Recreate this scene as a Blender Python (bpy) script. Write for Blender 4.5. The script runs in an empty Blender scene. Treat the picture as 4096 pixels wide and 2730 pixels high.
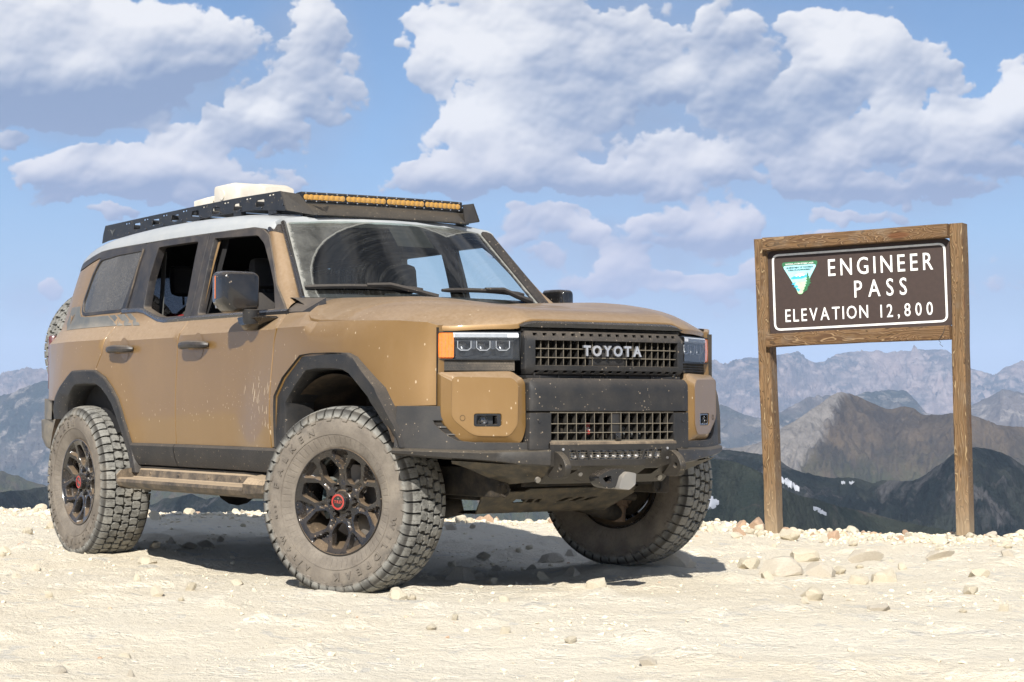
import bpy, bmesh, math, random
import numpy as np
from mathutils import Vector, Matrix, Euler, noise as mnoise
from mathutils.geometry import delaunay_2d_cdt
SC = bpy.context.scene
COL = SC.collection
R = math.radians
random.seed(7)

# ---------------------------------------------------------------- camera, sky, sun, exposure
cam_d = bpy.data.cameras.new('camera'); cam = bpy.data.objects.new('camera', cam_d); COL.objects.link(cam)
CAMP = Vector((8.2965, -5.5650, 0.8679)); YAW, PITCH, ROLL = R(145.7294), R(1.80005), R(0.05156)
_f = Vector((math.cos(YAW)*math.cos(PITCH), math.sin(YAW)*math.cos(PITCH), math.sin(PITCH)))
_r = Vector((math.sin(YAW), -math.cos(YAW), 0)); _u = _r.cross(_f)
_r2 = _r*math.cos(ROLL) + _u*math.sin(ROLL); _u2 = -_r*math.sin(ROLL) + _u*math.cos(ROLL)
mw = Matrix((_r2, _u2, -_f)).transposed().to_4x4(); mw.translation = CAMP
cam.matrix_world = mw
cam_d.lens = 72.788; cam_d.sensor_width = 36; cam_d.clip_start = 0.1; cam_d.clip_end = 60000
SC.camera = cam
VA = math.atan2(_f.y, _f.x)                       # azimuth of the view

SUN_AZ, SUN_EL = R(131.4), R(36.0)                # azimuth clockwise from +Y
sun_dir = Vector((math.sin(SUN_AZ)*math.cos(SUN_EL), math.cos(SUN_AZ)*math.cos(SUN_EL), math.sin(SUN_EL)))
sd = bpy.data.lights.new('sun', 'SUN'); sd.energy = 5.0; sd.angle = R(0.53); sd.color = (1.0, 0.95, 0.87)
so = bpy.data.objects.new('sun', sd); COL.objects.link(so)
so.rotation_euler = (-sun_dir).to_track_quat('-Z', 'Y').to_euler(); so.location = (20, -20, 30)

SC.view_settings.view_transform = 'Standard'; SC.view_settings.look = 'None'
SC.view_settings.gamma = 1; SC.view_settings.use_curve_mapping = False
SC.view_settings.exposure = 0.68
SC.render.engine = 'CYCLES'
try:
    SC.cycles.use_denoising = True
    SC.cycles.max_bounces = 8; SC.cycles.transparent_max_bounces = 16
    SC.cycles.volume_bounces = 1; SC.cycles.caustics_reflective = False; SC.cycles.caustics_refractive = False
except Exception: pass

class NT:
    """tiny node helper"""
    def __init__(s, tree): s.t = tree; s.n = tree.nodes; s.l = tree.links
    def new(s, typ, **kw):
        n = s.n.new(typ)
        for k, v in kw.items():
            if k in ('ins',): 
                for i, x in v.items():
                    if isinstance(x, bpy.types.NodeSocket): s.l.new(x, n.inputs[i])
                    else: n.inputs[i].default_value = x
            else: setattr(n, k, v)
        return n
    def math(s, op, a, b=None, c=None, clamp=False):
        n = s.n.new('ShaderNodeMath'); n.operation = op; n.use_clamp = clamp
        for i, x in enumerate((a, b, c)):
            if x is None: continue
            if isinstance(x, bpy.types.NodeSocket): s.l.new(x, n.inputs[i])
            else: n.inputs[i].default_value = x
        return n.outputs[0]
    def vm(s, op, a, b=None, out=0):
        n = s.n.new('ShaderNodeVectorMath'); n.operation = op
        for i, x in enumerate((a, b)):
            if x is None: continue
            if isinstance(x, bpy.types.NodeSocket): s.l.new(x, n.inputs[i])
            else: n.inputs[i].default_value = x
        return n.outputs['Value'] if op in ('LENGTH', 'DOT_PRODUCT', 'DISTANCE') else n.outputs[0]
    def mix(s, f, a, b):
        n = s.n.new('ShaderNodeMix'); n.data_type = 'RGBA'
        for i, x in ((0, f), (6, a), (7, b)):
            if isinstance(x, bpy.types.NodeSocket): s.l.new(x, n.inputs[i])
            else: n.inputs[i].default_value = (x if i == 0 else (tuple(x) + (1,) if len(x) == 3 else x))
        return n.outputs[2]
    def ramp(s, x, lo, hi, a=0.0, b=1.0, smooth=True):
        n = s.n.new('ShaderNodeMapRange'); n.interpolation_type = 'SMOOTHSTEP' if smooth else 'LINEAR'
        s.l.new(x, n.inputs[0]) if isinstance(x, bpy.types.NodeSocket) else None
        for i, v in ((1, lo), (2, hi), (3, a), (4, b)): n.inputs[i].default_value = v
        return n.outputs[0]
    def noise(s, vec, scale, detail=4, rough=.55, dist=0.0, out=0, dim='3D'):
        n = s.n.new('ShaderNodeTexNoise'); n.noise_dimensions = dim
        if vec is not None: s.l.new(vec, n.inputs['Vector'])
        n.inputs['Scale'].default_value = scale; n.inputs['Detail'].default_value = detail
        n.inputs['Roughness'].default_value = rough; n.inputs['Distortion'].default_value = dist
        return n.outputs[out]
    def mapping(s, vec, scale=(1, 1, 1), loc=(0, 0, 0), rot=(0, 0, 0)):
        n = s.n.new('ShaderNodeMapping'); s.l.new(vec, n.inputs[0])
        n.inputs[1].default_value = loc; n.inputs[2].default_value = rot; n.inputs[3].default_value = scale
        return n.outputs[0]

# ---- world: clear Nishita sky with cumulus laid out by direction (azimuth, elevation in degrees from the view's azimuth)
world = bpy.data.worlds.new('World'); SC.world = world; world.use_nodes = True
world.cycles.sampling_method = 'MANUAL'; world.cycles.sample_map_resolution = 256
def _hash(ix, iy, s):
    h = (ix.astype(np.int64)*374761393+iy.astype(np.int64)*668265263+s*982451653) & 0xffffffff
    h = ((h ^ (h >> 13))*1274126177) & 0xffffffff; return ((h ^ (h >> 16)) & 0xffff)/65535.0*2*math.pi
def gn(x, y, s=0):
    x = np.asarray(x, float); y = np.asarray(y, float); ix = np.floor(x); iy = np.floor(y); fx, fy = x-ix, y-iy
    u = fx*fx*fx*(fx*(fx*6-15)+10); v = fy*fy*fy*(fy*(fy*6-15)+10); r = 0
    def g(i, j):
        a = _hash(ix+i, iy+j, s); return np.cos(a)*(fx-i)+np.sin(a)*(fy-j)
    a = g(0, 0)*(1-u)+g(1, 0)*u; b = g(0, 1)*(1-u)+g(1, 1)*u
    return (a*(1-v)+b*v)*1.5
def fbm(x, y, o=4, s=0, p=.5, rid=False):
    t = 0; a = 1.0; n = 0
    for k in range(o):
        v = gn(x*2**k, y*2**k, s+k*7); v = (1-2*np.abs(v)) if rid else v; t = t+v*a; n += a; a *= p
    return t/n

def cloud_map():
    """cumulus laid out by bearing and elevation: returns colour (display-linear) and cover for az -20..20, el -2..16 degrees"""
    W_, H_ = 1480, 660; az = np.linspace(-20, 20, W_); el = np.linspace(-2, 16, H_); aa, ee = np.meshgrid(az, el)
    wx = 1.0*fbm(aa*.30, ee*.42, 4, 5); wy = .7*fbm(aa*.30+9, ee*.42+4, 4, 8)
    fx = wx+.30*fbm(aa*1.7, ee*2.1, 4, 15); fy = wy+.24*fbm(aa*1.7+3, ee*2.1+8, 4, 18)
    cov = np.zeros_like(aa); lum = np.full_like(aa, .5); vl = np.zeros_like(aa)
    A, E = aa+fx, ee+fy
    for a, e, w, h, k in CLOUDS:
        q = np.sqrt(((A-a)/w)**2+((E-e)/h)**2); v = np.clip((1.45-q)/1.0, 0, 1); v = v*v*(3-2*v)*k; cov = np.maximum(cov, v)+.22*np.minimum(cov, v)
    A2, E2 = aa+wx*.8, ee+wy*.8
    for a, e, w, h, k in LIGHTS:
        q = np.sqrt(((A2-a)/w)**2+((E2-e)/h)**2); v = np.clip((1.5-q)/1.5, 0, 1); v = v*v*(3-2*v); lum = lum*(1-v)+k*v
    for px_, py_, w, h, k in VEILS:
        a, e = ae(px_, py_); q = np.sqrt(((A2-a)/(w/82.9))**2+((E2-e)/(h/82.9))**2); v = np.clip((1.5-q)/1.3, 0, 1); vl = np.maximum(vl, v*v*(3-2*v)*k)
    def billow(x, y, o, s, p=.5):
        t = 0; a = 1.0; n = 0
        for k in range(o): t = t+a*np.abs(gn(x*2.03**k, y*2.03**k, s+k*5)); n += a; a *= p
        return t/n
    b = billow((aa+wx*.35)*.62, (ee+wy*.35)*.72, 6, 40, .50); b2 = fbm(aa*1.0, ee*1.4, 7, 60, .58)
    low = np.clip(ee/7, .25, 1)
    D = cov*1.2-.50+(b-.22)*1.25+.40*b2
    alpha = np.clip(D/(.20+.25*np.clip((6-ee)/6, 0, 1)), 0, 1); alpha = alpha*alpha*(3-2*alpha)
    h = np.sqrt(np.clip(D+.05, 0, None))*.8+.85*b+.25*b2
    fy_ = np.fft.fftfreq(H_*2)[:, None]; fx_ = np.fft.rfftfreq(W_*2)[None, :]
    def blur(z, n):
        Z = np.concatenate([z, z[::-1]], 0); Z = np.concatenate([Z, Z[:, ::-1]], 1)
        return np.fft.irfft2(np.fft.rfft2(Z)*np.exp(-2*(math.pi*n*.5)**2*(fx_**2+fy_**2)), Z.shape)[:H_, :W_]
    h1 = blur(h, 3.2); h2 = blur(h, 26); gy1 = np.gradient(h1, axis=0)*36.8; gx1 = np.gradient(h1, axis=1)*36.8; gy2 = np.gradient(h2, axis=0)*36.8; gx2 = np.gradient(h2, axis=1)*36.8
    sh = -gy1*.075+gx1*.03-gy2*.42+gx2*.14          # faces that look up and to the left catch the sun
    L = np.clip(.42+sh+(lum-.5)*1.15+.25*(b-.22), 0, 1); L = L*L*(3-2*L)*.4+L*.6
    lw = np.clip((ee-.5)/7.5, 0, 1)[..., None]
    shade = (1-lw)*np.array([.33, .36, .54])+lw*np.array([.225, .305, .48]); lit = (1-lw)*np.array([.60, .52, .62])+lw*np.array([.94, .93, .935])
    col = shade*(1-L[..., None])+lit*L[..., None]
    vcol = (1-lw)*np.array([.33, .38, .57])+lw*np.array([.275, .37, .55]); vcol = vcol*(1+.16*fbm(aa*.35, ee*.7, 4, 90))[..., None]
    va = np.clip(vl*(1.0+.5*fbm(aa*.5+1, ee*.9, 4, 95)), 0, .97)
    al = alpha*np.clip(.55+ee/7, .0, .98)*np.clip((ee+.6)/1.2, 0, 1)
    A_ = al+va*(1-al); C = (col*al[..., None]+vcol*(va*(1-al))[..., None])/np.maximum(A_, 1e-4)[..., None]
    edge = np.clip((20-np.abs(aa))/4, 0, 1)*np.clip((16-ee)/4, 0, 1)
    return W_, H_, C, A_*edge

def build_world():
    t = world.node_tree; t.nodes.clear(); N = NT(t)
    sky = N.new('ShaderNodeTexSky', sky_type='NISHITA', sun_disc=False, sun_elevation=SUN_EL, sun_rotation=SUN_AZ,
                altitude=3600.0, air_density=1.0, dust_density=0.35, ozone_density=3.0)
    geo = N.new('ShaderNodeNewGeometry')
    d = N.vm('SCALE', geo.outputs['Incoming']); d.node.inputs[3].default_value = -1.0
    tc = N.new('ShaderNodeTexCoord'); d = tc.outputs['Generated']
    sep = N.new('ShaderNodeSeparateXYZ', ins={0: d})
    # rotate so that the view azimuth is 0; azimuth to the right positive
    ca, sa = math.cos(VA), math.sin(VA)
    fx = N.math('ADD', N.math('MULTIPLY', sep.outputs[0], ca), N.math('MULTIPLY', sep.outputs[1], sa))
    rx = N.math('ADD', N.math('MULTIPLY', sep.outputs[0], sa), N.math('MULTIPLY', sep.outputs[1], -ca))
    az = N.math('MULTIPLY', N.math('ARCTAN2', rx, fx), 57.2958)
    el = N.math('MULTIPLY', N.math('ARCSINE', sep.outputs[2]), 57.2958)
    P = N.new('ShaderNodeCombineXYZ', ins={0: az, 1: el, 2: 0.0}).outputs[0]
    # cover and colour of the cumulus from the generated map; beyond it, softer generic cloud
    W_, H_, Cc, Al = cloud_map()
    im = bpy.data.images.new('cloud_map', W_, H_, alpha=True, float_buffer=True, is_data=True)
    px = np.ones((H_, W_, 4), np.float32); px[..., :3] = Cc*Al[..., None]; im.alpha_mode = 'CHANNEL_PACKED'; px[..., 3] = Al; im.pixels.foreach_set(px.ravel()); im.pack()
    ti = N.new('ShaderNodeTexImage', image=im, extension='CLIP', interpolation='Linear'); N.l.new(N.mapping(P, (1/40, 1/18, 1), (.5, 2/18, 0)), ti.inputs[0])
    base = N.noise(N.mapping(P, (.07, .12, 1), (3.1, 7.7, 0)), 1.0, 6, .55, dim='2D')
    off = N.math('MAXIMUM', N.ramp(N.math('ABSOLUTE', az), 15.5, 20), N.ramp(el, 12, 16)); off = N.math('MULTIPLY', off, N.ramp(el, 0, 3))
    ga = N.math('MULTIPLY', N.math('MULTIPLY', N.ramp(base, .44, .60), .9), off)
    gc = N.mix(N.ramp(base, .5, .72), (.78, .79, .84), (.42, .50, .66))
    # thin veil of lilac smoke haze low down
    veil = N.math('MULTIPLY', N.ramp(el, 9.0, -1.0), .80)
    skyb = N.new('ShaderNodeBackground', ins={0: N.vm('MULTIPLY', sky.outputs[0], SKYT), 1: 0.06})
    hz = N.new('ShaderNodeBackground', ins={0: (0.32*HZK, 0.41*HZK, 0.61*HZK, 1), 1: 0.1})
    m0 = N.new('ShaderNodeMixShader', ins={0: veil, 1: skyb.outputs[0], 2: hz.outputs[0]})
    gs = N.vm('SCALE', gc); gs.node.inputs[3].default_value = CLK
    m1 = N.new('ShaderNodeMixShader', ins={0: ga, 1: m0.outputs[0], 2: N.new('ShaderNodeBackground', ins={0: gs, 1: 0.1}).outputs[0]})
    # premultiplied map over it
    uc = N.vm('DIVIDE', ti.outputs[0], N.new('ShaderNodeCombineXYZ', ins={0: N.math('MAXIMUM', ti.outputs[1], .001), 1: N.math('MAXIMUM', ti.outputs[1], .001), 2: N.math('MAXIMUM', ti.outputs[1], .001)}).outputs[0])
    cs = N.vm('SCALE', uc); cs.node.inputs[3].default_value = CLK
    m1 = N.new('ShaderNodeMixShader', ins={0: ti.outputs[1], 1: m1.outputs[0], 2: N.new('ShaderNodeBackground', ins={0: cs, 1: 0.1}).outputs[0]})
    out = N.new('ShaderNodeOutputWorld'); t.links.new(m1.outputs[0], out.inputs[0])
HAZE = 4.6e-5
HZK, CLK = 5.4, 6.2
SKYT = (.80, .93, .98)
VEILS = [(250, 200, 480, 130, .9), (430, 400, 350, 90, .55), (700, 170, 130, 200, .7), (1450, 200, 420, 300, .85), (1200, 300, 250, 160, .7), (1750, 250, 350, 230, .85), (2000, 380, 400, 110, .8), (1450, 560, 330, 100, .65), (1550, 660, 350, 40, .5), (1750, 700, 500, 40, .4), (2250, 650, 200, 80, .35), (560, 520, 300, 50, .35), (90, 680, 80, 60, .4)]
def ae(px, py):   # photo pixel (display scale 2353 wide) to azimuth/elevation in degrees, used for laying out the sky and hills
    x = (px*1.74076-2048)/8281.7; y = (1365-py*1.74076)/8281.7
    d = _r2*x + _u2*y + _f; d.normalize()
    a = math.degrees(math.atan2(d.x*math.sin(VA)-d.y*math.cos(VA), d.x*math.cos(VA)+d.y*math.sin(VA)))
    return a, math.degrees(math.asin(d.z))
CLOUDS = []; LIGHTS = []
for px, py, w, h, k in (
    # great left bank, bright top, dark base
    (150, 90, 330, 110, 1.1), (420, 120, 170, 80, .85), (120, 215, 300, 70, 1.0), (350, 200, 120, 50, .6),
    # left mid cloud
    (300, 390, 240, 60, .95), (430, 350, 110, 60, .9), (100, 410, 110, 35, .7), (480, 430, 90, 40, .7), (620, 260, 90, 90, .8),
    (560, 290, 70, 60, .8), (690, 190, 80, 120, .75), (720, 60, 80, 90, .75), (760, 170, 90, 110, .55), (10, 330, 45, 30, .7),
    # great central cloud
    (1160, 60, 190, 110, 1.15), (1000, 160, 90, 80, .9), (1150, 300, 180, 100, 1.1), (1010, 400, 110, 45, .9), (1290, 390, 160, 50, 1.0),
    (1320, 230, 160, 110, .9), (1450, 130, 160, 120, .85), (1590, 200, 70, 70, .85), (1560, 380, 160, 70, .85), (1700, 370, 60, 50, .75),
    (960, 60, 50, 60, .6), (1680, 130, 120, 120, .75), (1750, 260, 140, 90, .8),
    # right cloud
    (1900, 90, 100, 80, 1.0), (2010, 120, 90, 90, .9), (2060, 210, 90, 70, .85), (1880, 210, 90, 80, .8), (2200, 170, 70, 55, .7),
    (2240, 270, 120, 60, .9), (2340, 220, 50, 80, .9), (2010, 330, 220, 70, .9), (2260, 370, 130, 60, .9), (1850, 400, 110, 50, .75), (2080, 440, 200, 35, .7),
    # lower rows
    (1340, 530, 70, 50, .8), (1210, 520, 90, 50, .7), (1620, 500, 130, 60, .8), (1450, 540, 90, 40, .5), (1640, 590, 80, 40, .6), (1440, 610, 70, 50, .8),
    (1500, 650, 190, 25, .8), (1660, 655, 130, 25, .75), (1290, 640, 60, 20, .6), (1980, 500, 120, 18, .6), (1350, 690, 60, 18, .5),
    (130, 650, 38, 32, .75), (90, 700, 30, 25, .5), (280, 505, 50, 14, .75), (330, 560, 60, 12, .3), (2260, 660, 160, 40, .35), (1560, 720, 150, 18, .4),
    (1900, 560, 80, 16, .4), (1180, 560, 60, 30, .7), (1260, 600, 50, 25, .6), (1500, 500, 60, 30, .7), (1560, 560, 60, 22, .6), (1700, 560, 60, 30, .6), (1300, 490, 60, 25, .7), (1720, 620, 60, 20, .6), (1150, 480, 40, 20, .6),
    (1900, 450, 120, 25, .7), (2200, 450, 120, 22, .6), (2290, 560, 60, 20, .4), (1640, 690, 120, 14, .55), (1370, 700, 60, 22, .6), (400, 460, 130, 25, .75), (180, 460, 120, 22, .7), (620, 400, 60, 40, .65), (2140, 140, 50, 40, .75),
    (40, 480, 60, 14, .4), (1800, 680, 100, 14, .4), (2000, 730, 200, 14, .35), (520, 320, 70, 40, .8)):
    a, e = ae(px, py); CLOUDS.append((a, e, w/82.9*1.02, h/82.9*1.04, k*.98))
for px, py, w, h, v in ((250, 40, 420, 60, .80), (200, 130, 300, 50, .62), (250, 225, 360, 60, .02), (470, 190, 160, 60, .15), (60, 260, 200, 45, .0),
    (430, 360, 120, 45, .85), (200, 400, 200, 40, .62), (300, 455, 260, 25, .35), (600, 250, 80, 50, .85), (620, 330, 120, 60, .45), (750, 120, 70, 100, .5),
    (1090, 110, 190, 110, 1.0), (1120, 290, 190, 90, .95), (1040, 400, 150, 30, .62), (1250, 440, 300, 18, .15), (1300, 220, 120, 120, .42), (1420, 80, 110, 120, .40), (1590, 180, 60, 60, .75),
    (1500, 300, 110, 70, .45), (1600, 380, 150, 40, .80), (1700, 160, 140, 120, .35), (1760, 280, 120, 80, .30), (1930, 90, 110, 60, .95), (1900, 200, 110, 60, .40), (2060, 240, 100, 60, .55),
    (2230, 280, 140, 40, .85), (2330, 220, 50, 70, .9), (2050, 340, 200, 30, .7), (2150, 400, 250, 25, .35), (2000, 450, 300, 20, .2),
    (1350, 510, 90, 30, .75), (1620, 480, 140, 30, .7), (1600, 560, 150, 30, .3), (1450, 600, 60, 25, .7), (1560, 660, 160, 14, .72), (1420, 560, 80, 25, .3)):
    a, e = ae(px, py); LIGHTS.append((a, e, w/82.9, h/82.9, v))
build_world()
# ---------------------------------------------------------------- materials
def mat(name):
    m = bpy.data.materials.new(name); m.use_nodes = True
    N = NT(m.node_tree); b = m.node_tree.nodes['Principled BSDF']
    return m, N, b
def setp(N, b, **kw):
    names = {'col': 'Base Color', 'rough': 'Roughness', 'metal': 'Metallic', 'coat': 'Coat Weight', 'coatr': 'Coat Roughness',
             'alpha': 'Alpha', 'spec': 'Specular IOR Level', 'trans': 'Transmission Weight', 'normal': 'Normal', 'ior': 'IOR'}
    for k, v in kw.items():
        i = b.inputs[names[k]]
        if isinstance(v, bpy.types.NodeSocket): N.l.new(v, i)
        elif k == 'col': i.default_value = tuple(v) + (1,)
        else: i.default_value = v
def bump(N, h, strength=.3, dist=.01):
    n = N.new('ShaderNodeBump', ins={0: strength, 1: dist}); N.l.new(h, n.inputs['Height']); return n.outputs[0]
def objc(N): return N.new('ShaderNodeTexCoord').outputs['Object']
DUST = (.31, .25, .185)
def dusty(name, base, rough=.5, metal=0.0, coat=0.0, dust=.3, up=.5, speck=.5, grain=0.0, low=0.0, dcol=DUST, nscale=7.0, spec=.4, fwd=0.0):
    """base material under road dust: patchy film, thicker on faces that look up, plus fine splash specks"""
    m, N, b = mat(name); P = objc(N)
    n1 = N.noise(P, nscale, 6, .62); n2 = N.noise(P, nscale*9, 3, .6)
    geo = N.new('ShaderNodeNewGeometry'); nz = N.new('ShaderNodeSeparateXYZ', ins={0: geo.outputs['Normal']}).outputs[2]
    upf = N.ramp(nz, .12, .85)
    f = N.math('MULTIPLY', N.ramp(n1, .30, .75), dust*1.1)
    f = N.math('ADD', f, N.math('MULTIPLY', upf, up))
    if fwd:
        nx = N.new('ShaderNodeSeparateXYZ', ins={0: geo.outputs['Normal']}).outputs[0]; f = N.math('ADD', f, N.math('MULTIPLY', N.ramp(nx, .80, .95), fwd))
    if low:
        z = N.new('ShaderNodeSeparateXYZ', ins={0: P}).outputs[2]
        f = N.math('ADD', f, N.math('MULTIPLY', N.ramp(z, .95, .45), low))
    f = N.math('MULTIPLY', f, N.ramp(n2, .2, .75, .65, 1.15), clamp=True)
    if speck:
        v = N.new('ShaderNodeTexVoronoi', ins={'Vector': P, 'Scale': 70.0}); 
        rad = N.math('MULTIPLY', N.math('POWER', N.new('ShaderNodeSeparateXYZ', ins={0: v.outputs['Color']}).outputs[0], 4.0), .27)
        s = N.math('LESS_THAN', v.outputs['Distance'], rad)
        f = N.math('MAXIMUM', f, N.math('MULTIPLY', s, speck))
    c = N.mix(f, base, dcol)
    setp(N, b, col=c, metal=N.math('MULTIPLY', N.math('SUBTRACT', 1.0, f), metal) if metal else 0.0,
         rough=N.math('ADD', rough, N.math('MULTIPLY', f, .9-rough)), spec=spec)
    if coat: setp(N, b, coat=N.math('MULTIPLY', N.math('SUBTRACT', 1.0, f, clamp=True), coat), coatr=.08)
    if grain: setp(N, b, normal=bump(N, N.noise(P, 420, 2, .6), grain, .002))
    return m

def paint():
    m, N, b = mat('tan_paint'); P = objc(N)
    n1 = N.noise(P, 2.3, 5, .6); n2 = N.noise(P, 60, 3, .6); n3 = N.noise(N.mapping(P, (9, 9, 1.6)), 1, 5, .6)
    geo = N.new('ShaderNodeNewGeometry'); nz = N.new('ShaderNodeSeparateXYZ', ins={0: geo.outputs['Normal']}).outputs[2]
    s = N.new('ShaderNodeSeparateXYZ', ins={0: P}); x, y, z = s.outputs
    back = N.ramp(x, .2, -3.6, 0, .26)
    f = N.math('ADD', N.math('MULTIPLY', N.ramp(n1, .3, .75), .10), back)
    f = N.math('ADD', f, N.math('MULTIPLY', N.ramp(nz, .10, .55), .46))
    f = N.math('ADD', f, N.math('MULTIPLY', N.ramp(n3, .5, .8), .12))
    f = N.math('MULTIPLY', f, N.ramp(n2, .15, .85, .7, 1.2), clamp=True)
    # mud flung up behind the front wheel: short pale streaks
    fan = N.math('MULTIPLY', N.ramp(x, -1.15, -.60), N.ramp(x, -.36, -.50))
    fan = N.math('MULTIPLY', fan, N.math('MULTIPLY', N.ramp(z, 1.14, .92), N.ramp(z, .62, .75)))
    wv = N.noise(P, 5, 2, .5, out=1); pw = N.vm('ADD', N.mapping(P, (105, 30, 17), rot=(0, .25, 0)), N.vm('MULTIPLY', wv, (9, 0, 3.5)))
    v = N.new('ShaderNodeTexVoronoi', ins={'Vector': pw, 'Scale': 1.0})
    vr = N.new('ShaderNodeSeparateXYZ', ins={0: v.outputs['Color']}).outputs[0]
    st = N.math('LESS_THAN', v.outputs['Distance'], N.math('MULTIPLY', N.math('MULTIPLY', N.math('POWER', vr, 2.0), .42), fan))
    v2 = N.new('ShaderNodeTexVoronoi', ins={'Vector': N.mapping(P, (1, 1, .55)), 'Scale': 60.0})
    vr2 = N.new('ShaderNodeSeparateXYZ', ins={0: v2.outputs['Color']}).outputs[1]
    sp = N.math('LESS_THAN', v2.outputs['Distance'], N.math('MULTIPLY', N.math('POWER', vr2, 7.0), .24))
    f = N.math('MAXIMUM', f, N.math('MULTIPLY', N.math('MAXIMUM', st, sp), .85))
    c = N.mix(f, (.205, .116, .034), N.mix(N.ramp(nz, .1, .6), (.30, .205, .115), (.335, .255, .180)))
    c = N.mix(N.math('MAXIMUM', N.math('MULTIPLY', st, .75), N.math('MULTIPLY', sp, .45)), c, (.50, .41, .29))
    fl = N.noise(P, 900, 1, .5)
    setp(N, b, col=c, metal=N.math('MULTIPLY', N.math('SUBTRACT', 1.0, f), .35), rough=N.math('ADD', .42, N.math('MULTIPLY', f, .45)),
         coat=N.math('MULTIPLY', N.math('SUBTRACT', 1.0, f, clamp=True), .6), coatr=.08)
    return m
M = {}
M['paint'] = paint()
M['plastic'] = dusty('black_plastic', (.013, .014, .016), .55, dust=.05, up=.20, speck=.6, grain=.35, low=.03, nscale=12)
M['steel'] = dusty('black_powder_coat', (.008, .009, .011), .40, dust=.04, up=.16, speck=.7, grain=.12, low=.08, nscale=12, dcol=(.30, .245, .17))
M['gloss'] = dusty('gloss_black', (.007, .008, .010), .18, coat=.6, dust=.04, up=.12, speck=.7)
M['trim'] = dusty('dusty_black_trim', (.012, .013, .017), .42, dust=.12, up=.30, speck=.25, nscale=9)
M['silver'] = dusty('silver_roof', (.33, .35, .365), .42, dust=.25, up=.05, speck=.1, coat=.3, dcol=(.50, .49, .45))
M['under'] = dusty('underbody', (.010, .0095, .009), .8, dust=.45, up=.35, speck=.4, dcol=(.105, .080, .052), nscale=12)
M['skid'] = dusty('dusty_skid_plate', (.026, .025, .022), .6, dust=.55, up=.4, speck=.9, dcol=(.16, .128, .085), nscale=18)
M['liner'] = dusty('wheel_well_liner', (.014, .012, .010), .9, dust=.75, up=.4, speck=0, dcol=(.105, .072, .045), nscale=7)
M['step'] = dusty('dusty_side_step', (.014, .014, .015), .5, dust=.42, up=.9, speck=.6, low=.05, nscale=11, dcol=(.34, .26, .175))
M['rearb'] = dusty('grey_rear_bumper', (.10, .096, .088), .6, dust=.5, up=.4, speck=.5, dcol=(.34, .29, .22))
M['mesh'] = dusty('grille_mesh', (.018, .018, .019), .6, dust=.35, up=.5, speck=.4)
M['grid'] = dusty('dusty_grid', (.009, .009, .010), .6, dust=.12, up=.35, speck=0, dcol=(.30, .26, .195), nscale=20, fwd=.42)
M['dark'] = dusty('engine_bay_black', (.006, .006, .006), .8, dust=.12, up=.2, speck=0)
M['wheel'] = dusty('black_wheel', (.010, .010, .011), .24, coat=.5, dust=.05, up=.38, speck=.6, dcol=(.36, .26, .165), nscale=16)
M['interior'] = dusty('cabin_black', (.010, .010, .011), .8, dust=0, up=.05, speck=0)
M['seat'] = dusty('seat_fabric', (.016, .016, .018), .75, dust=.02, up=.1, speck=0)
M['white_plastic'] = dusty('white_plastic', (.66, .62, .54), .5, dust=.35, up=.2, speck=.1, dcol=(.45, .38, .28))
M['decal'] = dusty('grey_decal', (.085, .095, .10), .5, dust=.45, up=.55, speck=0, dcol=(.25, .225, .19))
M['chrome'] = dusty('satin_silver', (.62, .62, .63), .28, metal=.9, dust=.15, up=.1, speck=.2)
M['alu'] = dusty('raw_aluminium', (.30, .29, .27), .42, metal=.8, dust=.35, up=.3, speck=.2)
M['rust'] = dusty('suspension_rust', (.10, .065, .045), .8, dust=.7, up=.4, speck=0, dcol=(.24, .17, .11))
M['red'] = dusty('red_print', (.36, .018, .016), .4, dust=.3, up=.1, speck=0)
M['blue_caliper'] = dusty('brake_caliper', (.04, .09, .11), .5, dust=.4, up=.3, speck=0)
M['cell'] = dusty('lamp_cell_silver', (.14, .145, .155), .3, metal=.8, dust=.3, up=.2, speck=.2)
M['disc'] = dusty('brake_disc', (.22, .20, .18), .4, metal=.7, dust=.3, up=.2, speck=0)
M['cloth_red'] = dusty('red_cloth', (.20, .01, .012), .8, dust=0, up=0, speck=0)

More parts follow.
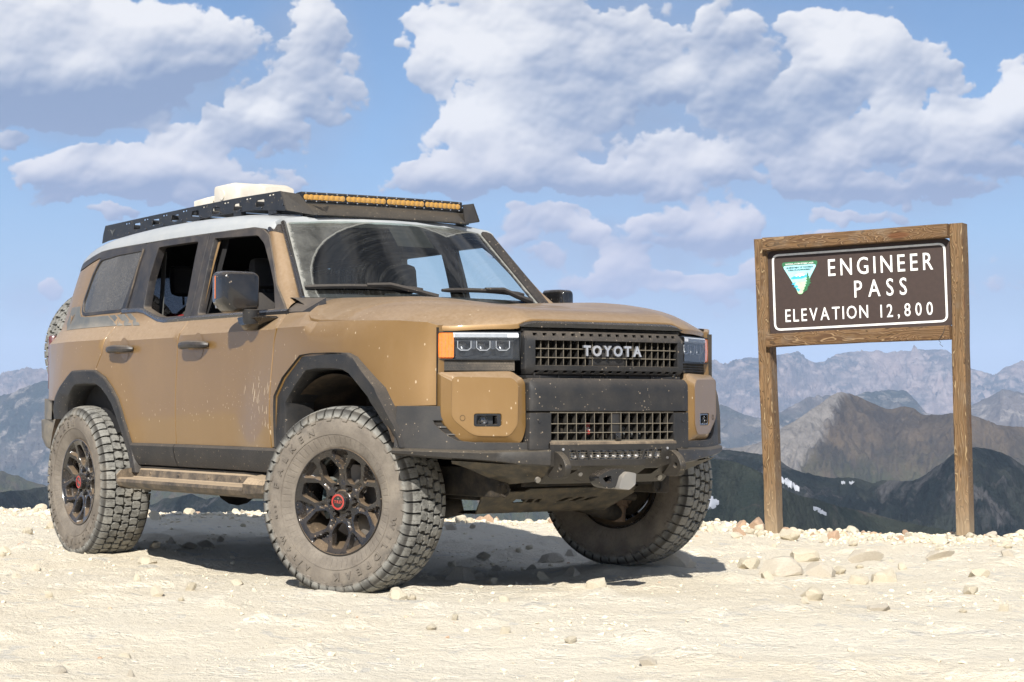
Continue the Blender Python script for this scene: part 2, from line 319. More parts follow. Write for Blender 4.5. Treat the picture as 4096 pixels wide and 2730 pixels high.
def rubber():
    m, N, b = mat('dusty_tyre_rubber'); P = objc(N)
    s = N.new('ShaderNodeSeparateXYZ', ins={0: P}); x, y, z = s.outputs
    r = N.math('SQRT', N.math('ADD', N.math('MULTIPLY', x, x), N.math('MULTIPLY', z, z)))
    n1 = N.noise(P, 9, 6, .65); n2 = N.noise(P, 110, 3, .6)
    wall = N.ramp(r, .392, .372)
    groove = N.ramp(r, .4235, .4195)                       # the groove floors are coloured darker
    inner = N.ramp(r, .40, .385)
    tread = N.mix(N.ramp(n1, .3, .7), (.185, .182, .168), (.265, .262, .240))
    side = N.mix(N.ramp(n1, .3, .72), (.135, .117, .098), (.205, .180, .150))
    cc = N.mix(wall, tread, side)
    ax = N.ramp(N.math('ABSOLUTE', y), .155, .135)
    dark = N.math('MULTIPLY', N.math('MULTIPLY', groove, N.math('SUBTRACT', 1.0, inner)), ax)
    cc = N.mix(N.math('MULTIPLY', dark, .86), cc, (.022, .020, .018))
    cc = N.mix(N.math('MULTIPLY', N.ramp(n2, .45, .8), .35), cc, (.07, .065, .06))
    scf = N.math('MULTIPLY', N.ramp(N.noise(P, 16, 5, .7), .48, .66), N.ramp(r, .325, .385))
    cc = N.mix(N.math('MULTIPLY', scf, .65), cc, (.055, .054, .052))
    cc = N.mix(N.math('MULTIPLY', N.ramp(N.noise(P, 5, 4, .6), .5, .7), .35), cc, (.26, .225, .175))
    # radial hatching band by the bead
    ang = N.math('MULTIPLY', N.math('ARCTAN2', z, x), 60/6.28318*1.0)
    tri = N.math('ABSOLUTE', N.math('SUBTRACT', N.math('FRACT', ang), .5))
    band = N.math('MULTIPLY', N.ramp(r, .256, .262), N.ramp(r, .300, .292))
    hat = N.math('MULTIPLY', N.ramp(tri, .06, .13, 1, 0), band)
    raised = N.math('MULTIPLY', N.ramp(N.math('ABSOLUTE', y), .1492, .1502), wall)
    cc = N.mix(N.math('MULTIPLY', raised, .4), cc, (.10, .09, .08))
    setp(N, b, col=cc, rough=.9, spec=.25)
    h = N.math('ADD', N.math('MULTIPLY', N.noise(P, 160, 3, .6), .35), N.math('MULTIPLY', hat, -1.0))
    # sipes
    sp = N.math('ABSOLUTE', N.math('SUBTRACT', N.math('FRACT', N.math('ADD', N.math('MULTIPLY', N.math('ARCTAN2', z, x), 112/6.28318), N.math('MULTIPLY', N.math('SINE', N.math('MULTIPLY', y, 260.0)), .10))), .5))
    sip = N.math('MULTIPLY', N.ramp(sp, .05, .12, 1, 0), N.ramp(r, .41, .42))
    h = N.math('SUBTRACT', h, sip)
    setp(N, b, normal=bump(N, h, .7, .0025))
    return m
M['rubber'] = rubber()

def glass(name, tint=(1, 1, 1), dustf=.1, kind='side'):
    m = bpy.data.materials.new(name); m.use_nodes = True; N = NT(m.node_tree); N.n.clear(); P = objc(N)
    tr = N.new('ShaderNodeBsdfTransparent', ins={0: tuple(tint)+(1,)}); gl = N.new('ShaderNodeBsdfGlossy', ins={0: (1, 1, 1, 1), 1: .02})
    fr = N.new('ShaderNodeFresnel', ins={0: 1.5}); g = N.new('ShaderNodeMixShader', ins={0: fr.outputs[0], 1: tr.outputs[0], 2: gl.outputs[0]})
    df = N.new('ShaderNodeBsdfDiffuse', ins={0: (.33, .31, .28, 1)})
    n1 = N.noise(P, 5, 6, .65); n2 = N.noise(P, 130, 3, .65)
    if kind == 'screen':
        s = N.new('ShaderNodeSeparateXYZ', ins={0: P}); y, z = s.outputs[1], s.outputs[2]
        # wiper-swept arcs measured along the glass: two pivots at its foot
        w = N.math('MULTIPLY', N.math('SUBTRACT', z, 1.40), 1.42)
        wn = N.math('MULTIPLY', N.math('SUBTRACT', N.noise(P, 22, 3, .6), .5), .015)
        def arc(py, rad, off):
            dy = N.math('SUBTRACT', y, py); r = N.math('SQRT', N.math('ADD', N.math('MULTIPLY', dy, dy), N.math('MULTIPLY', N.math('SUBTRACT', w, off), N.math('SUBTRACT', w, off))))
            return N.math('ADD', r, wn), rad
        ra, Ra = arc(-.03, .605, .0); rb, Rb = arc(.55, .572, .0)
        ina = N.ramp(ra, Ra+.004, Ra-.004); inb = N.ramp(rb, Rb+.004, Rb-.004)
        swept = N.math('MAXIMUM', ina, inb)
        rim = N.math('MAXIMUM', N.math('MULTIPLY', N.math('SUBTRACT', 1.0, N.math('MULTIPLY', N.math('ABSOLUTE', N.math('SUBTRACT', ra, Ra)), 120.0), clamp=True), N.math('SUBTRACT', 1.0, inb)),
                     N.math('MULTIPLY', N.math('SUBTRACT', 1.0, N.math('MULTIPLY', N.math('ABSOLUTE', N.math('SUBTRACT', rb, Rb)), 120.0), clamp=True), N.math('SUBTRACT', 1.0, ina)))
        str1 = N.noise(N.new('ShaderNodeCombineXYZ', ins={0: N.math('MULTIPLY', N.math('MINIMUM', ra, N.math('ADD', rb, .04)), 110.0), 1: N.math('MULTIPLY', y, 2.0), 2: w}).outputs[0], 1.0, 5, .7)
        sm = N.math('MULTIPLY', N.math('MULTIPLY', N.ramp(str1, .42, .80), N.ramp(N.noise(P, 4.5, 4, .6), .35, .70, .25, 1.3)), .11)
        un = N.math('MULTIPLY', N.ramp(n1, .2, .75, .07, .40), N.ramp(n2, .25, .75, .55, 1.15))
        ey = N.math('ABSOLUTE', y); edge = N.math('SUBTRACT', N.math('ADD', ey, N.math('MULTIPLY', w, .19)), .688)
        edge = N.math('MULTIPLY', N.ramp(N.math('ADD', edge, N.math('MULTIPLY', N.math('SUBTRACT', N.noise(P, 34, 4, .7), .5), .05)), -.020, .012), .95)
        f = N.math('ADD', N.math('MULTIPLY', swept, sm), N.math('MULTIPLY', N.math('SUBTRACT', 1.0, swept), un))
        f = N.math('MAXIMUM', N.math('MAXIMUM', f, N.math('MULTIPLY', rim, .55)), edge)
        f = N.math('ADD', f, .02, clamp=True)
        df.inputs[0].default_value = (.30, .30, .275, 1)
    else:
        f = N.math('MULTIPLY', N.ramp(n1, .2, .8, .6, 1.2), N.math('MULTIPLY', N.ramp(n2, .3, .75, .5, 1.4), dustf), clamp=True)
    mx = N.new('ShaderNodeMixShader', ins={0: f, 1: g.outputs[0], 2: df.outputs[0]})
    out = N.new('ShaderNodeOutputMaterial'); N.l.new(mx.outputs[0], out.inputs[0]); return m
M['screen'] = glass('windscreen_glass', (.80, .88, .86), kind='screen')
M['tint'] = glass('tinted_dusty_glass', (.10, .105, .12), .22)
M['farglass'] = glass('clear_glass', (.72, .82, .84), .06)
M['lens'] = glass('lamp_lens', (.82, .84, .86), .05)
def flat(name, col, rough=.6, metal=0, bumps=None):
    m, N, b = mat(name); P = objc(N)
    n = N.noise(P, 30, 4, .6); c = N.mix(N.ramp(n, .3, .7), [x*.9 for x in col], [min(1, x*1.08) for x in col])
    setp(N, b, col=c, rough=rough, metal=metal)
    if bumps: setp(N, b, normal=bump(N, N.noise(P, bumps, 3, .6), .3, .003))
    return m
def lensmat(name, col, lines=0):
    m, N, b = mat(name); P = objc(N); s = N.new('ShaderNodeSeparateXYZ', ins={0: P})
    n = N.noise(P, 60, 3, .6)
    c = N.mix(N.ramp(n, .3, .75), col, [x*.72+.06 for x in col])
    if lines:
        w = N.math('ABSOLUTE', N.math('SINE', N.math('MULTIPLY', s.outputs[1], lines))); c = N.mix(N.math('MULTIPLY', N.ramp(w, .1, .7), .45), c, [min(1, x*1.5) for x in col])
    setp(N, b, col=c, rough=.25, coat=.7); return m
M['amber'] = lensmat('amber_lens', (.62, .145, .012), 260)
M['yellow'] = lensmat('yellow_lamp_lens', (.36, .19, .030), 400)
M['redlens'] = lensmat('red_lens', (.10, .02, .018))
M['reflector'] = flat('lamp_reflector', (.16, .165, .175), .25, .8)
M['lampdark'] = flat('lamp_bowl_grey', (.035, .038, .042), .3, .3)
M['drl'] = flat('white_light_strip', (.62, .64, .68), .3)
M['white'] = flat('white_sign_paint', (.80, .80, .77), .5)
M['brown'] = flat('brown_sign_paint', (.042, .026, .021), .55, 0, 300)
M['e_green'] = flat('emblem_green', (.035, .16, .07), .5); M['e_sky'] = flat('emblem_sky', (.36, .70, .78), .5)
M['e_hill'] = flat('emblem_hill', (.35, .66, .45), .5); M['e_meadow'] = flat('emblem_meadow', (.45, .72, .40), .5)
M['e_blue'] = flat('emblem_blue', (.05, .42, .70), .5); M['e_text'] = flat('emblem_text', (.02, .08, .07), .5)
M['wire'] = flat('dark_wire', (.03, .03, .03), .6)

def wood(name, c1, c2, c3, axis):
    m, N, b = mat(name); P = objc(N)
    sc = [13, 13, 13]; sc[axis] = .85
    w = N.noise(N.mapping(P, tuple(2.2 if i == axis else 5.0 for i in range(3))), 1, 3, .5, out=1)
    # knots pull the grain round them
    kn = N.new('ShaderNodeTexVoronoi', ins={'Vector': N.mapping(P, tuple(1.3 if i == axis else 5.0 for i in range(3)), (.3, .2, .1)), 'Scale': 1.0})
    kd = kn.outputs['Distance']; kf = N.ramp(kd, .42, .08)
    Pm = N.vm('ADD', N.mapping(P, tuple(sc)), N.vm('MULTIPLY', N.vm('SUBTRACT', w, (.5, .5, .5)), (1.6, 1.6, 1.6)))
    ring = N.noise(N.vm('ADD', Pm, N.vm('SCALE', kn.outputs['Position'])), 1.0, 2, .5)
    Pm.node
    g0 = N.math('ADD', N.math('MULTIPLY', N.noise(Pm, .9, 2, .5), 9.0), N.math('MULTIPLY', kf, 3.2))
    g = N.math('ABSOLUTE', N.math('SUBTRACT', N.math('FRACT', g0), .5))
    fine = N.noise(N.mapping(P, tuple(6 if i == axis else 150 for i in range(3))), 1, 4, .65)
    big = N.noise(P, 3.0, 4, .6)
    s = N.new('ShaderNodeSeparateXYZ', ins={0: P})
    c = N.mix(N.ramp(g, .05, .42), c2, c1)
    c = N.mix(N.math('MULTIPLY', N.ramp(g, .43, .49), .75), c, c3)
    c = N.mix(N.math('MULTIPLY', N.ramp(g, .055, .01), .8), c, [x*.25 for x in c1])
    c = N.mix(N.math('MULTIPLY', N.ramp(N.noise(P, 6, 4, .65), .5, .75), .35), c, (.27, .23, .18))
    c = N.mix(N.math('MULTIPLY', N.ramp(fine, .45, .8), .55), c, [x*.45 for x in c1])
    c = N.mix(N.math('MULTIPLY', N.ramp(big, .4, .75), .35), c, [x*.6 for x in c2])
    c = N.mix(N.ramp(kd, .13, .07), c, (.12, .05, .02))
    if axis == 2:   # weathered grey-tan near the ground
        c = N.mix(N.math('MULTIPLY', N.ramp(N.math('ADD', s.outputs[2], N.math('MULTIPLY', big, .5)), .75, .15), .75), c, (.33, .26, .175))
    setp(N, b, col=c, rough=.75, spec=.3)
    h = N.math('ADD', N.math('MULTIPLY', g, 1.2), N.math('MULTIPLY', fine, .8))
    setp(N, b, normal=bump(N, h, .9, .006)); return m
M['post_wood'] = wood('weathered_post_wood', (.105, .060, .028), (.215, .130, .062), (.42, .31, .17), 2)
M['rail_wood'] = wood('weathered_rail_wood', (.095, .050, .024), (.18, .105, .048), (.38, .26, .14), 0)

def ground_mat():
    m, N, b = mat('pale_gravel_track'); P = objc(N)
    n1 = N.noise(P, .55, 5, .6); n2 = N.noise(P, 4.2, 6, .62); n3 = N.noise(P, 26, 5, .7); n4 = N.noise(P, 130, 3, .7)
    c = N.mix(N.ramp(n1, .3, .7), (.735, .655, .51), (.76, .70, .575))
    c = N.mix(N.math('MULTIPLY', N.ramp(n2, .52, .70), .55), c, (.78, .72, .60))
    gr = N.ramp(N.noise(N.mapping(P, (2.2, 3.2, 2)), 2.0, 5, .6, .8), .575, .66)
    c = N.mix(N.math('MULTIPLY', gr, .55), c, (.52, .51, .475))
    c = N.mix(N.math('MULTIPLY', N.ramp(n3, .55, .85), .4), c, (.62, .51, .35))
    c = N.mix(N.math('MULTIPLY', N.ramp(n4, .5, .8), .35), c, (.78, .745, .655))
    setp(N, b, col=c, rough=.95, spec=.15)
    v = N.new('ShaderNodeTexVoronoi', feature='SMOOTH_F1', ins={'Vector': P, 'Scale': 38.0, 'Smoothness': .6})
    v2 = N.new('ShaderNodeTexVoronoi', ins={'Vector': N.vm('ADD', P, N.vm('SCALE', N.noise(P, 8, 2, .5, out=1))), 'Scale': 90.0})
    h = N.math('ADD', N.math('MULTIPLY', n3, 1.1), N.math('MULTIPLY', n4, .5))
    h = N.math('SUBTRACT', h, N.math('MULTIPLY', N.math('MULTIPLY', v.outputs[0], N.ramp(n2, .4, .65)), .8))
    setp(N, b, normal=bump(N, h, 1.0, .020)); return m
M['ground'] = ground_mat()
def rock_mat(name, c1, c2, c3):
    m, N, b = mat(name); P = objc(N); oi = N.new('ShaderNodeObjectInfo')
    Pr = N.vm('ADD', P, N.vm('SCALE', N.new('ShaderNodeCombineXYZ', ins={0: oi.outputs['Random'], 1: oi.outputs['Random'], 2: .3}).outputs[0]))
    n1 = N.noise(Pr, 9, 5, .65); n2 = N.noise(Pr, 60, 4, .7)
    c = N.mix(N.ramp(n1, .3, .7), c1, c2); c = N.mix(N.math('MULTIPLY', N.ramp(n2, .5, .8), .5), c, c3)
    c = N.mix(N.math('MULTIPLY', oi.outputs['Random'], .25), c, c2)
    setp(N, b, col=c, rough=.92, spec=.2, normal=bump(N, N.math('ADD', n2, n1), .8, .01)); return m
M['rock'] = rock_mat('pale_limestone', (.66, .58, .43), (.76, .69, .55), (.52, .44, .31))
M['rock_grey'] = rock_mat('grey_beige_stone', (.58, .52, .42), (.66, .60, .50), (.48, .42, .33))
M['rock_pink'] = rock_mat('orange_pink_stone', (.50, .33, .22), (.60, .44, .32), (.38, .24, .16))

# ---------------------------------------------------------------- mesh helpers
def tag(o, label=None, cat=None, group=None, kind=None):
    if label: o['label'] = label
    if cat: o['category'] = cat
    if group: o['group'] = group
    if kind: o['kind'] = kind
    return o
def empty(name, loc=(0, 0, 0), parent=None):
    o = bpy.data.objects.new(name, None); COL.objects.link(o); o.location = loc; o.empty_display_size = .2
    if parent: o.parent = parent
    return o
def link(name, me, parent=None, loc=None, rot=None):
    o = bpy.data.objects.new(name, me); COL.objects.link(o)
    if parent: o.parent = parent
    if loc: o.location = loc
    if rot: o.rotation_euler = rot
    return o
class MB:
    def __init__(s): s.v = []; s.f = []; s.m = []; s.k = 0
    def add(s, vs, fs, mi=None):
        n = len(s.v); s.v += [tuple(v) for v in vs]; s.f += [tuple(i+n for i in f) for f in fs]; s.m += [s.k if mi is None else mi]*len(fs)
    def box(s, c, d, rot=None, ch=0.0):
        x, y, z = [a/2 for a in d]
        if ch <= 0:
            V = [Vector((i*x, j*y, k*z)) for i in (-1, 1) for j in (-1, 1) for k in (-1, 1)]
            F = [(0, 1, 3, 2), (4, 6, 7, 5), (0, 4, 5, 1), (2, 3, 7, 6), (0, 2, 6, 4), (1, 5, 7, 3)]
        else:
            bm = bmesh.new(); bmesh.ops.create_cube(bm, size=1)
            for v in bm.verts: v.co = Vector((v.co.x*d[0], v.co.y*d[1], v.co.z*d[2]))
            bmesh.ops.bevel(bm, geom=bm.edges[:], offset=min(ch, min(d)*.45), segments=2, affect='EDGES', profile=.5)
            V = [v.co.copy() for v in bm.verts]; bm.verts.index_update(); F = [[v.index for v in f.verts] for f in bm.faces]; bm.free()
        if rot is not None: V = [rot @ v for v in V]
        c = Vector(c); s.add([v+c for v in V], F)
    def tube(s, pts, r, n=8, cap=True, closed=False):
        pts = [Vector(p) for p in pts]; rs = r if isinstance(r, (list, tuple)) else [r]*len(pts)
        V = []; prev = None
        for i, p in enumerate(pts):
            a = pts[i-1] if i else (pts[-1] if closed else p); b = pts[(i+1) % len(pts)] if (i < len(pts)-1 or closed) else p
            t = (b-a).normalized()
            up = prev if prev is not None else (Vector((0, 0, 1)) if abs(t.z) < .9 else Vector((1, 0, 0)))
            x = t.cross(up).normalized() if t.cross(up).length > 1e-5 else Vector((1, 0, 0)); y = x.cross(t).normalized(); prev = y
            V += [p + (x*math.cos(k*2*math.pi/n) + y*math.sin(k*2*math.pi/n))*rs[i] for k in range(n)]
        F = []; L = len(pts)
        for i in range(L if closed else L-1):
            j = (i+1) % L
            F += [(i*n+k, i*n+(k+1) % n, j*n+(k+1) % n, j*n+k) for k in range(n)]
        if cap and not closed: F += [tuple(range(n))[::-1], tuple((L-1)*n+k for k in range(n))]
        s.add(V, F)
    def prism(s, poly, fn, d0, d1, mi=None):
        """poly 2D (CCW), fn(u,v,d)->Vector; extruded from d0 (front) to d1"""
        n = len(poly); V = [fn(u, v, d0) for u, v in poly] + [fn(u, v, d1) for u, v in poly]
        F = [tuple(range(n)), tuple(range(2*n-1, n-1, -1))] + [(i, i+n, (i+1) % n+n, (i+1) % n) for i in range(n)]
        s.add(V, F, mi)
    def loft(s, rings, closed=False, caps=False):
        n = len(rings[0]); V = [p for r in rings for p in r]; F = []
        for i in range(len(rings)-1):
            for k in range(n if closed else n-1):
                F.append((i*n+k, i*n+(k+1) % n, (i+1)*n+(k+1) % n, (i+1)*n+k))
        if caps: F += [tuple(range(n))[::-1], tuple((len(rings)-1)*n+k for k in range(n))]
        s.add(V, F)
    def lathe(s, prof, n=64, fn=None):
        """prof list of (r, y); axis = y"""
        fn = fn or (lambda x, y, z: (x, y, z))
        V = []; L = len(prof)
        for r, y in prof: V += [fn(r*math.cos(a), y, r*math.sin(a)) for a in (2*math.pi*k/n for k in range(n))]
        F = [(i*n+k, i*n+(k+1) % n, (i+1)*n+(k+1) % n, (i+1)*n+k) for i in range(L-1) for k in range(n)]
        s.add(V, F)
    def mesh(s, name, mats, angle=32, recalc=True):
        me = bpy.data.meshes.new(name); me.from_pydata(s.v, [], s.f)
        for m in (mats if isinstance(mats, (list, tuple)) else [mats]): me.materials.append(m)
        me.polygons.foreach_set('material_index', s.m); 
        if recalc:
            bm = bmesh.new(); bm.from_mesh(me); bmesh.ops.recalc_face_normals(bm, faces=bm.faces); bm.to_mesh(me); bm.free()
        me.polygons.foreach_set('use_smooth', [True]*len(me.polygons)); me.set_sharp_from_angle(angle=R(angle)); me.update()
        return me
    def build(s, name, mats, parent=None, angle=32, loc=None, rot=None, recalc=True):
        return link(name, s.mesh(name, mats, angle, recalc), parent, loc, rot)

def inpoly(x, y, P):
    c = False; j = len(P)-1
    for i in range(len(P)):
        if (P[i][1] > y) != (P[j][1] > y) and x < (P[j][0]-P[i][0])*(y-P[i][1])/(P[j][1]-P[i][1])+P[i][0]: c = not c
        j = i
    return c
def area(P): return sum(P[i-1][0]*P[i][1]-P[i][0]*P[i-1][1] for i in range(len(P)))/2
def roundc(P, r, n=4):
    """round the corners of a polygon; r a number or a list"""
    out = []; L = len(P)
    for i in range(L):
        rr = r[i] if isinstance(r, (list, tuple)) else r
        p = Vector(P[i]).to_2d(); a = Vector(P[i-1]).to_2d()-p; b = Vector(P[(i+1) % L]).to_2d()-p
        if rr <= 0: out.append(tuple(p)); continue
        d = min(rr, a.length*.45, b.length*.45); pa = p+a.normalized()*d; pb = p+b.normalized()*d
        for k in range(n+1):
            t = k/n; q = pa*(1-t)**2 + p*2*t*(1-t) + pb*t*t; out.append(tuple(q))
    return out
def offset(P, d):
    """shrink (d>0) a CCW polygon"""
    if area(P) < 0: P = P[::-1]
    out = []; L = len(P)
    for i in range(L):
        p = Vector(P[i]).to_2d(); a = (p-Vector(P[i-1]).to_2d()); b = (Vector(P[(i+1) % L]).to_2d()-p)
        if a.length < 1e-7 or b.length < 1e-7: out.append(tuple(p)); continue
        a.normalize(); b.normalize(); n = Vector((-a.y, a.x))+Vector((-b.y, b.x))
        k = n.length
        if k < 1e-4: out.append(tuple(p)); continue
        n /= k; c = max(.4, n.dot(Vector((-a.y, a.x)))); out.append(tuple(p+n*d/c))
    return out
def dense(P, st):
    out = []
    for i in range(len(P)):
        a = Vector(P[i]).to_2d(); b = Vector(P[(i+1) % len(P)]).to_2d(); n = max(1, int((b-a).length/st+.5))
        out += [tuple(a.lerp(b, k/n)) for k in range(n)]
    return out
def odense(P, st):
    out = []
    for a, b in zip(P, P[1:]):
        a = Vector(a); b = Vector(b); n = max(1, int((b-a).length/st+.5)); out += [tuple(a.lerp(b, k/n)) for k in range(n)]
    return out+[tuple(P[-1])]
def sheet(P, holes, step):
    P = dense(P, step); holes = [dense(h, step) for h in holes]
    vs = [Vector(p) for p in P]; E = [(i, (i+1) % len(P)) for i in range(len(P))]; loops = [list(range(len(P)))]
    for h in holes:
        o = len(vs); vs += [Vector(p) for p in h]; E += [(o+i, o+(i+1) % len(h)) for i in range(len(h))]; loops.append(list(range(o, o+len(h))))
    xs = [p[0] for p in P]; ys = [p[1] for p in P]; nb = len(vs); bp = np.array([(v.x, v.y) for v in vs])
    y = min(ys)+step*.5
    while y < max(ys):
        x = min(xs)+step*.5
        while x < max(xs):
            if inpoly(x, y, P) and not any(inpoly(x, y, h) for h in holes):
                if ((bp-(x, y))**2).sum(1).min() > (step*.45)**2: vs.append(Vector((x, y)))
            x += step
        y += step
    ov, oe, of, *_ = delaunay_2d_cdt(vs, E, [], 0, 1e-7)
    tris = []
    for f in of:
        cx = sum(ov[i].x for i in f)/len(f); cy = sum(ov[i].y for i in f)/len(f)
        if inpoly(cx, cy, P) and not any(inpoly(cx, cy, h) for h in holes):
            if area([(ov[i].x, ov[i].y) for i in f]) < 0: f = f[::-1]
            tris.append(tuple(f))
    # boundary edges
    cnt = {}
    for f in tris:
        for i in range(len(f)): cnt[(f[i], f[(i+1) % len(f)])] = 1
    bd = [e for e in cnt if (e[1], e[0]) not in cnt]
    return [(v.x, v.y) for v in ov], tris, bd
def panel(name, outline, F, mats, parent, depth=.02, holes=(), step=.045, gap=.0025, back=True, flip=False, angle=32, bev=.0025):
    """skin F(u,v,d) over a 2D outline; d = distance inwards. Its edge turns in by a small bevel and then by depth."""
    if area(outline) < 0: outline = outline[::-1]
    O = offset(outline, gap) if gap else outline
    V2, T, bd = sheet(O, [h if area(h) > 0 else h[::-1] for h in holes], step)
    n = len(V2); V = [F(u, v, 0) for u, v in V2]; Fc = [t for t in T]; m = [0]*len(T)
    idx = {}; V3 = list(V); nb = {}
    for a, b in bd: nb.setdefault(a, []).append((a, b)); nb.setdefault(b, []).append((a, b))
    for i in nb:      # small bevel ring: push outwards in 2D
        du = Vector((0, 0))
        for a, b in nb[i]:
            e = Vector(V2[b])-Vector(V2[a]); e.normalize(); du += Vector((e.y, -e.x))
        if du.length > 1e-6: du.normalize()
        u, v = V2[i]; idx[i] = len(V3); V3.append(F(u+du.x*bev*.6, v+du.y*bev*.6, bev)); V3.append(F(u+du.x*bev*.6, v+du.y*bev*.6, depth))
    for a, b in bd:
        Fc.append((b, a, idx[a], idx[b])); m.append(0); Fc.append((idx[b], idx[a], idx[a]+1, idx[b]+1)); m.append(0)
    if back:
        o = len(V3); bi = {}
        for k, (u, v) in enumerate(V2): V3.append(F(u, v, depth) if k not in idx else V3[idx[k]+1])
        Fc += [tuple(o+i for i in t[::-1]) for t in T]; m += [1 if (isinstance(mats, (list, tuple)) and len(mats) > 1) else 0]*len(T)
    if flip: Fc = [f[::-1] for f in Fc]
    me = bpy.data.meshes.new(name); me.from_pydata([tuple(v) for v in V3], [], Fc)
    for mm in (mats if isinstance(mats, (list, tuple)) else [mats]): me.materials.append(mm)
    me.polygons.foreach_set('material_index', m); me.polygons.foreach_set('use_smooth', [True]*len(Fc))
    me.set_sharp_from_angle(angle=R(angle)); me.update()
    return link(name, me, parent)

_dg = None
def glyph(ch, bold=0.0, size=1.0, ext=0.01):
    cu = bpy.data.curves.new('t', 'FONT'); cu.body = ch; cu.size = size; cu.extrude = ext; cu.offset = bold; cu.resolution_u = 3; cu.bevel_depth = 0
    ob = bpy.data.objects.new('t', cu); COL.objects.link(ob)
    dg = bpy.context.evaluated_depsgraph_get(); me = bpy.data.meshes.new_from_object(ob.evaluated_get(dg))
    bpy.data.objects.remove(ob); bpy.data.curves.remove(cu)
    return me
_gc = {}
def gdata(ch, bold, ext=.05):
    k = (ch, bold)
    if k not in _gc:
        me = glyph(ch, bold, 1.0, ext); V = np.array([v.co[:] for v in me.vertices]) if len(me.vertices) else np.zeros((0, 3))
        F = [tuple(p.vertices) for p in me.polygons]; bpy.data.meshes.remove(me); _gc[k] = (V, F)
    return _gc[k]
def textrow(txt, u0, u1, v0, h, fn, name, mats, parent, thick=.003, bold=.0, sep=True, wscale=None, lift=0.0):
    """letters between u0 and u1 standing on v0, cap height h, mapped by fn(u,v,d); d negative = proud of the surface"""
    V, F = gdata('H', bold); cap = V[:, 1].max()-V[:, 1].min(); s = h/cap; ws = wscale or s
    items = []
    for ch in txt:
        if ch == ' ': items.append((None, None, h*.42)); continue
        V, F = gdata(ch, bold); items.append((V, F, (V[:, 0].max()-V[:, 0].min())*ws))
    gap = ((u1-u0)-sum(i[2] for i in items))/max(1, len(items)-1); u = u0; mb = MB(); outs = []
    for V, F, w in items:
        if V is not None:
            x0 = V[:, 0].min(); zz = V[:, 2]; zm = zz.max()
            P = [fn(u+(a-x0)*ws, v0+b*s, (-lift-thick) if c > 0 else -lift) for a, b, c in V]
            if sep:
                mb = MB(); mb.add(P, F); outs.append(mb.build('letter', mats, parent, 20, recalc=False))
            else: mb.add(P, F)
        u += w+gap
    if not sep: return mb.build(name, mats, parent, 20, recalc=False)
    return outs
# ================================================================ THE TRUCK  (x forward, y to its left, z up; front axle at x = 0, rear at x = -2.85)
suv = empty('off_road_suv')
tag(suv, 'dusty tan four door off road suv with black roof rack parked on the pale gravel', 'car')
def sst(a, b, x):
    t = max(0., min(1., (x-a)/(b-a))); return t*t*(3-2*t)
def interp(x, T):
    if x <= T[0][0]: return T[0][1]
    for (a, p), (b, q) in zip(T, T[1:]):
        if x <= b: return p+(q-p)*(x-a)/(b-a)
    return T[-1][1]
def smooth_interp(x, T):   # monotone-ish smoothing: average three samples
    return (interp(x-.03, T)+2*interp(x, T)+interp(x+.03, T))/4
PLAN = [(-3.90, .60), (-3.86, .66), (-3.82, .71), (-3.76, .76), (-3.66, .818), (-3.5, .868), (-3.3, .908), (-3.1, .935), (-2.8, .948), (-2.2, .955), (0.0, .952), (.2, .945), (.35, .925), (.48, .892), (.58, .842), (.64, .796), (.68, .757), (.72, .70)]
def side_y(x, z):
    h = smooth_interp(x-.30*max(0, z-1.3), PLAN); v = 0
    if z < .95: v -= .018*((.95-z)/.3)**2
    if z > 1.237:
        if z < 1.33: v -= .078*((z-1.237)/.093)**.85
        else: v -= .078+(z-1.33)*.2+.25*max(0, z-1.6)**2
    if z > 1.237: v -= (.035*sst(1.237, 1.35, z)+.2*max(0, z-1.33))*sst(-1.9, -.8, x)*(1-sst(-.5, -.2, x))
    for cx, cz in ((0.0, .47), (-2.85, .47)):
        r = math.hypot(x-cx, z-cz)
        if z > .5: v += .036*(1-sst(.56, .95, r))
    return h+v
def SF(s, off=0.0): return lambda x, z, d: Vector((x, s*(side_y(x, z)+off-d), z))
PT, IN = M['paint'], M['interior']
arch_f = [(-.40, .69), (-.385, .905), (-.305, .99), (-.150, 1.09), (.124, 1.096), (.262, 1.09), (.305, 1.075), (.475, .938), (.52, .862)]
arch_r = [(-2.108, .658), (-2.155, .755), (-2.25, .895), (-2.42, 1.014), (-2.542, 1.054), (-2.874, 1.054), (-3.065, .96), (-3.178, .895)]
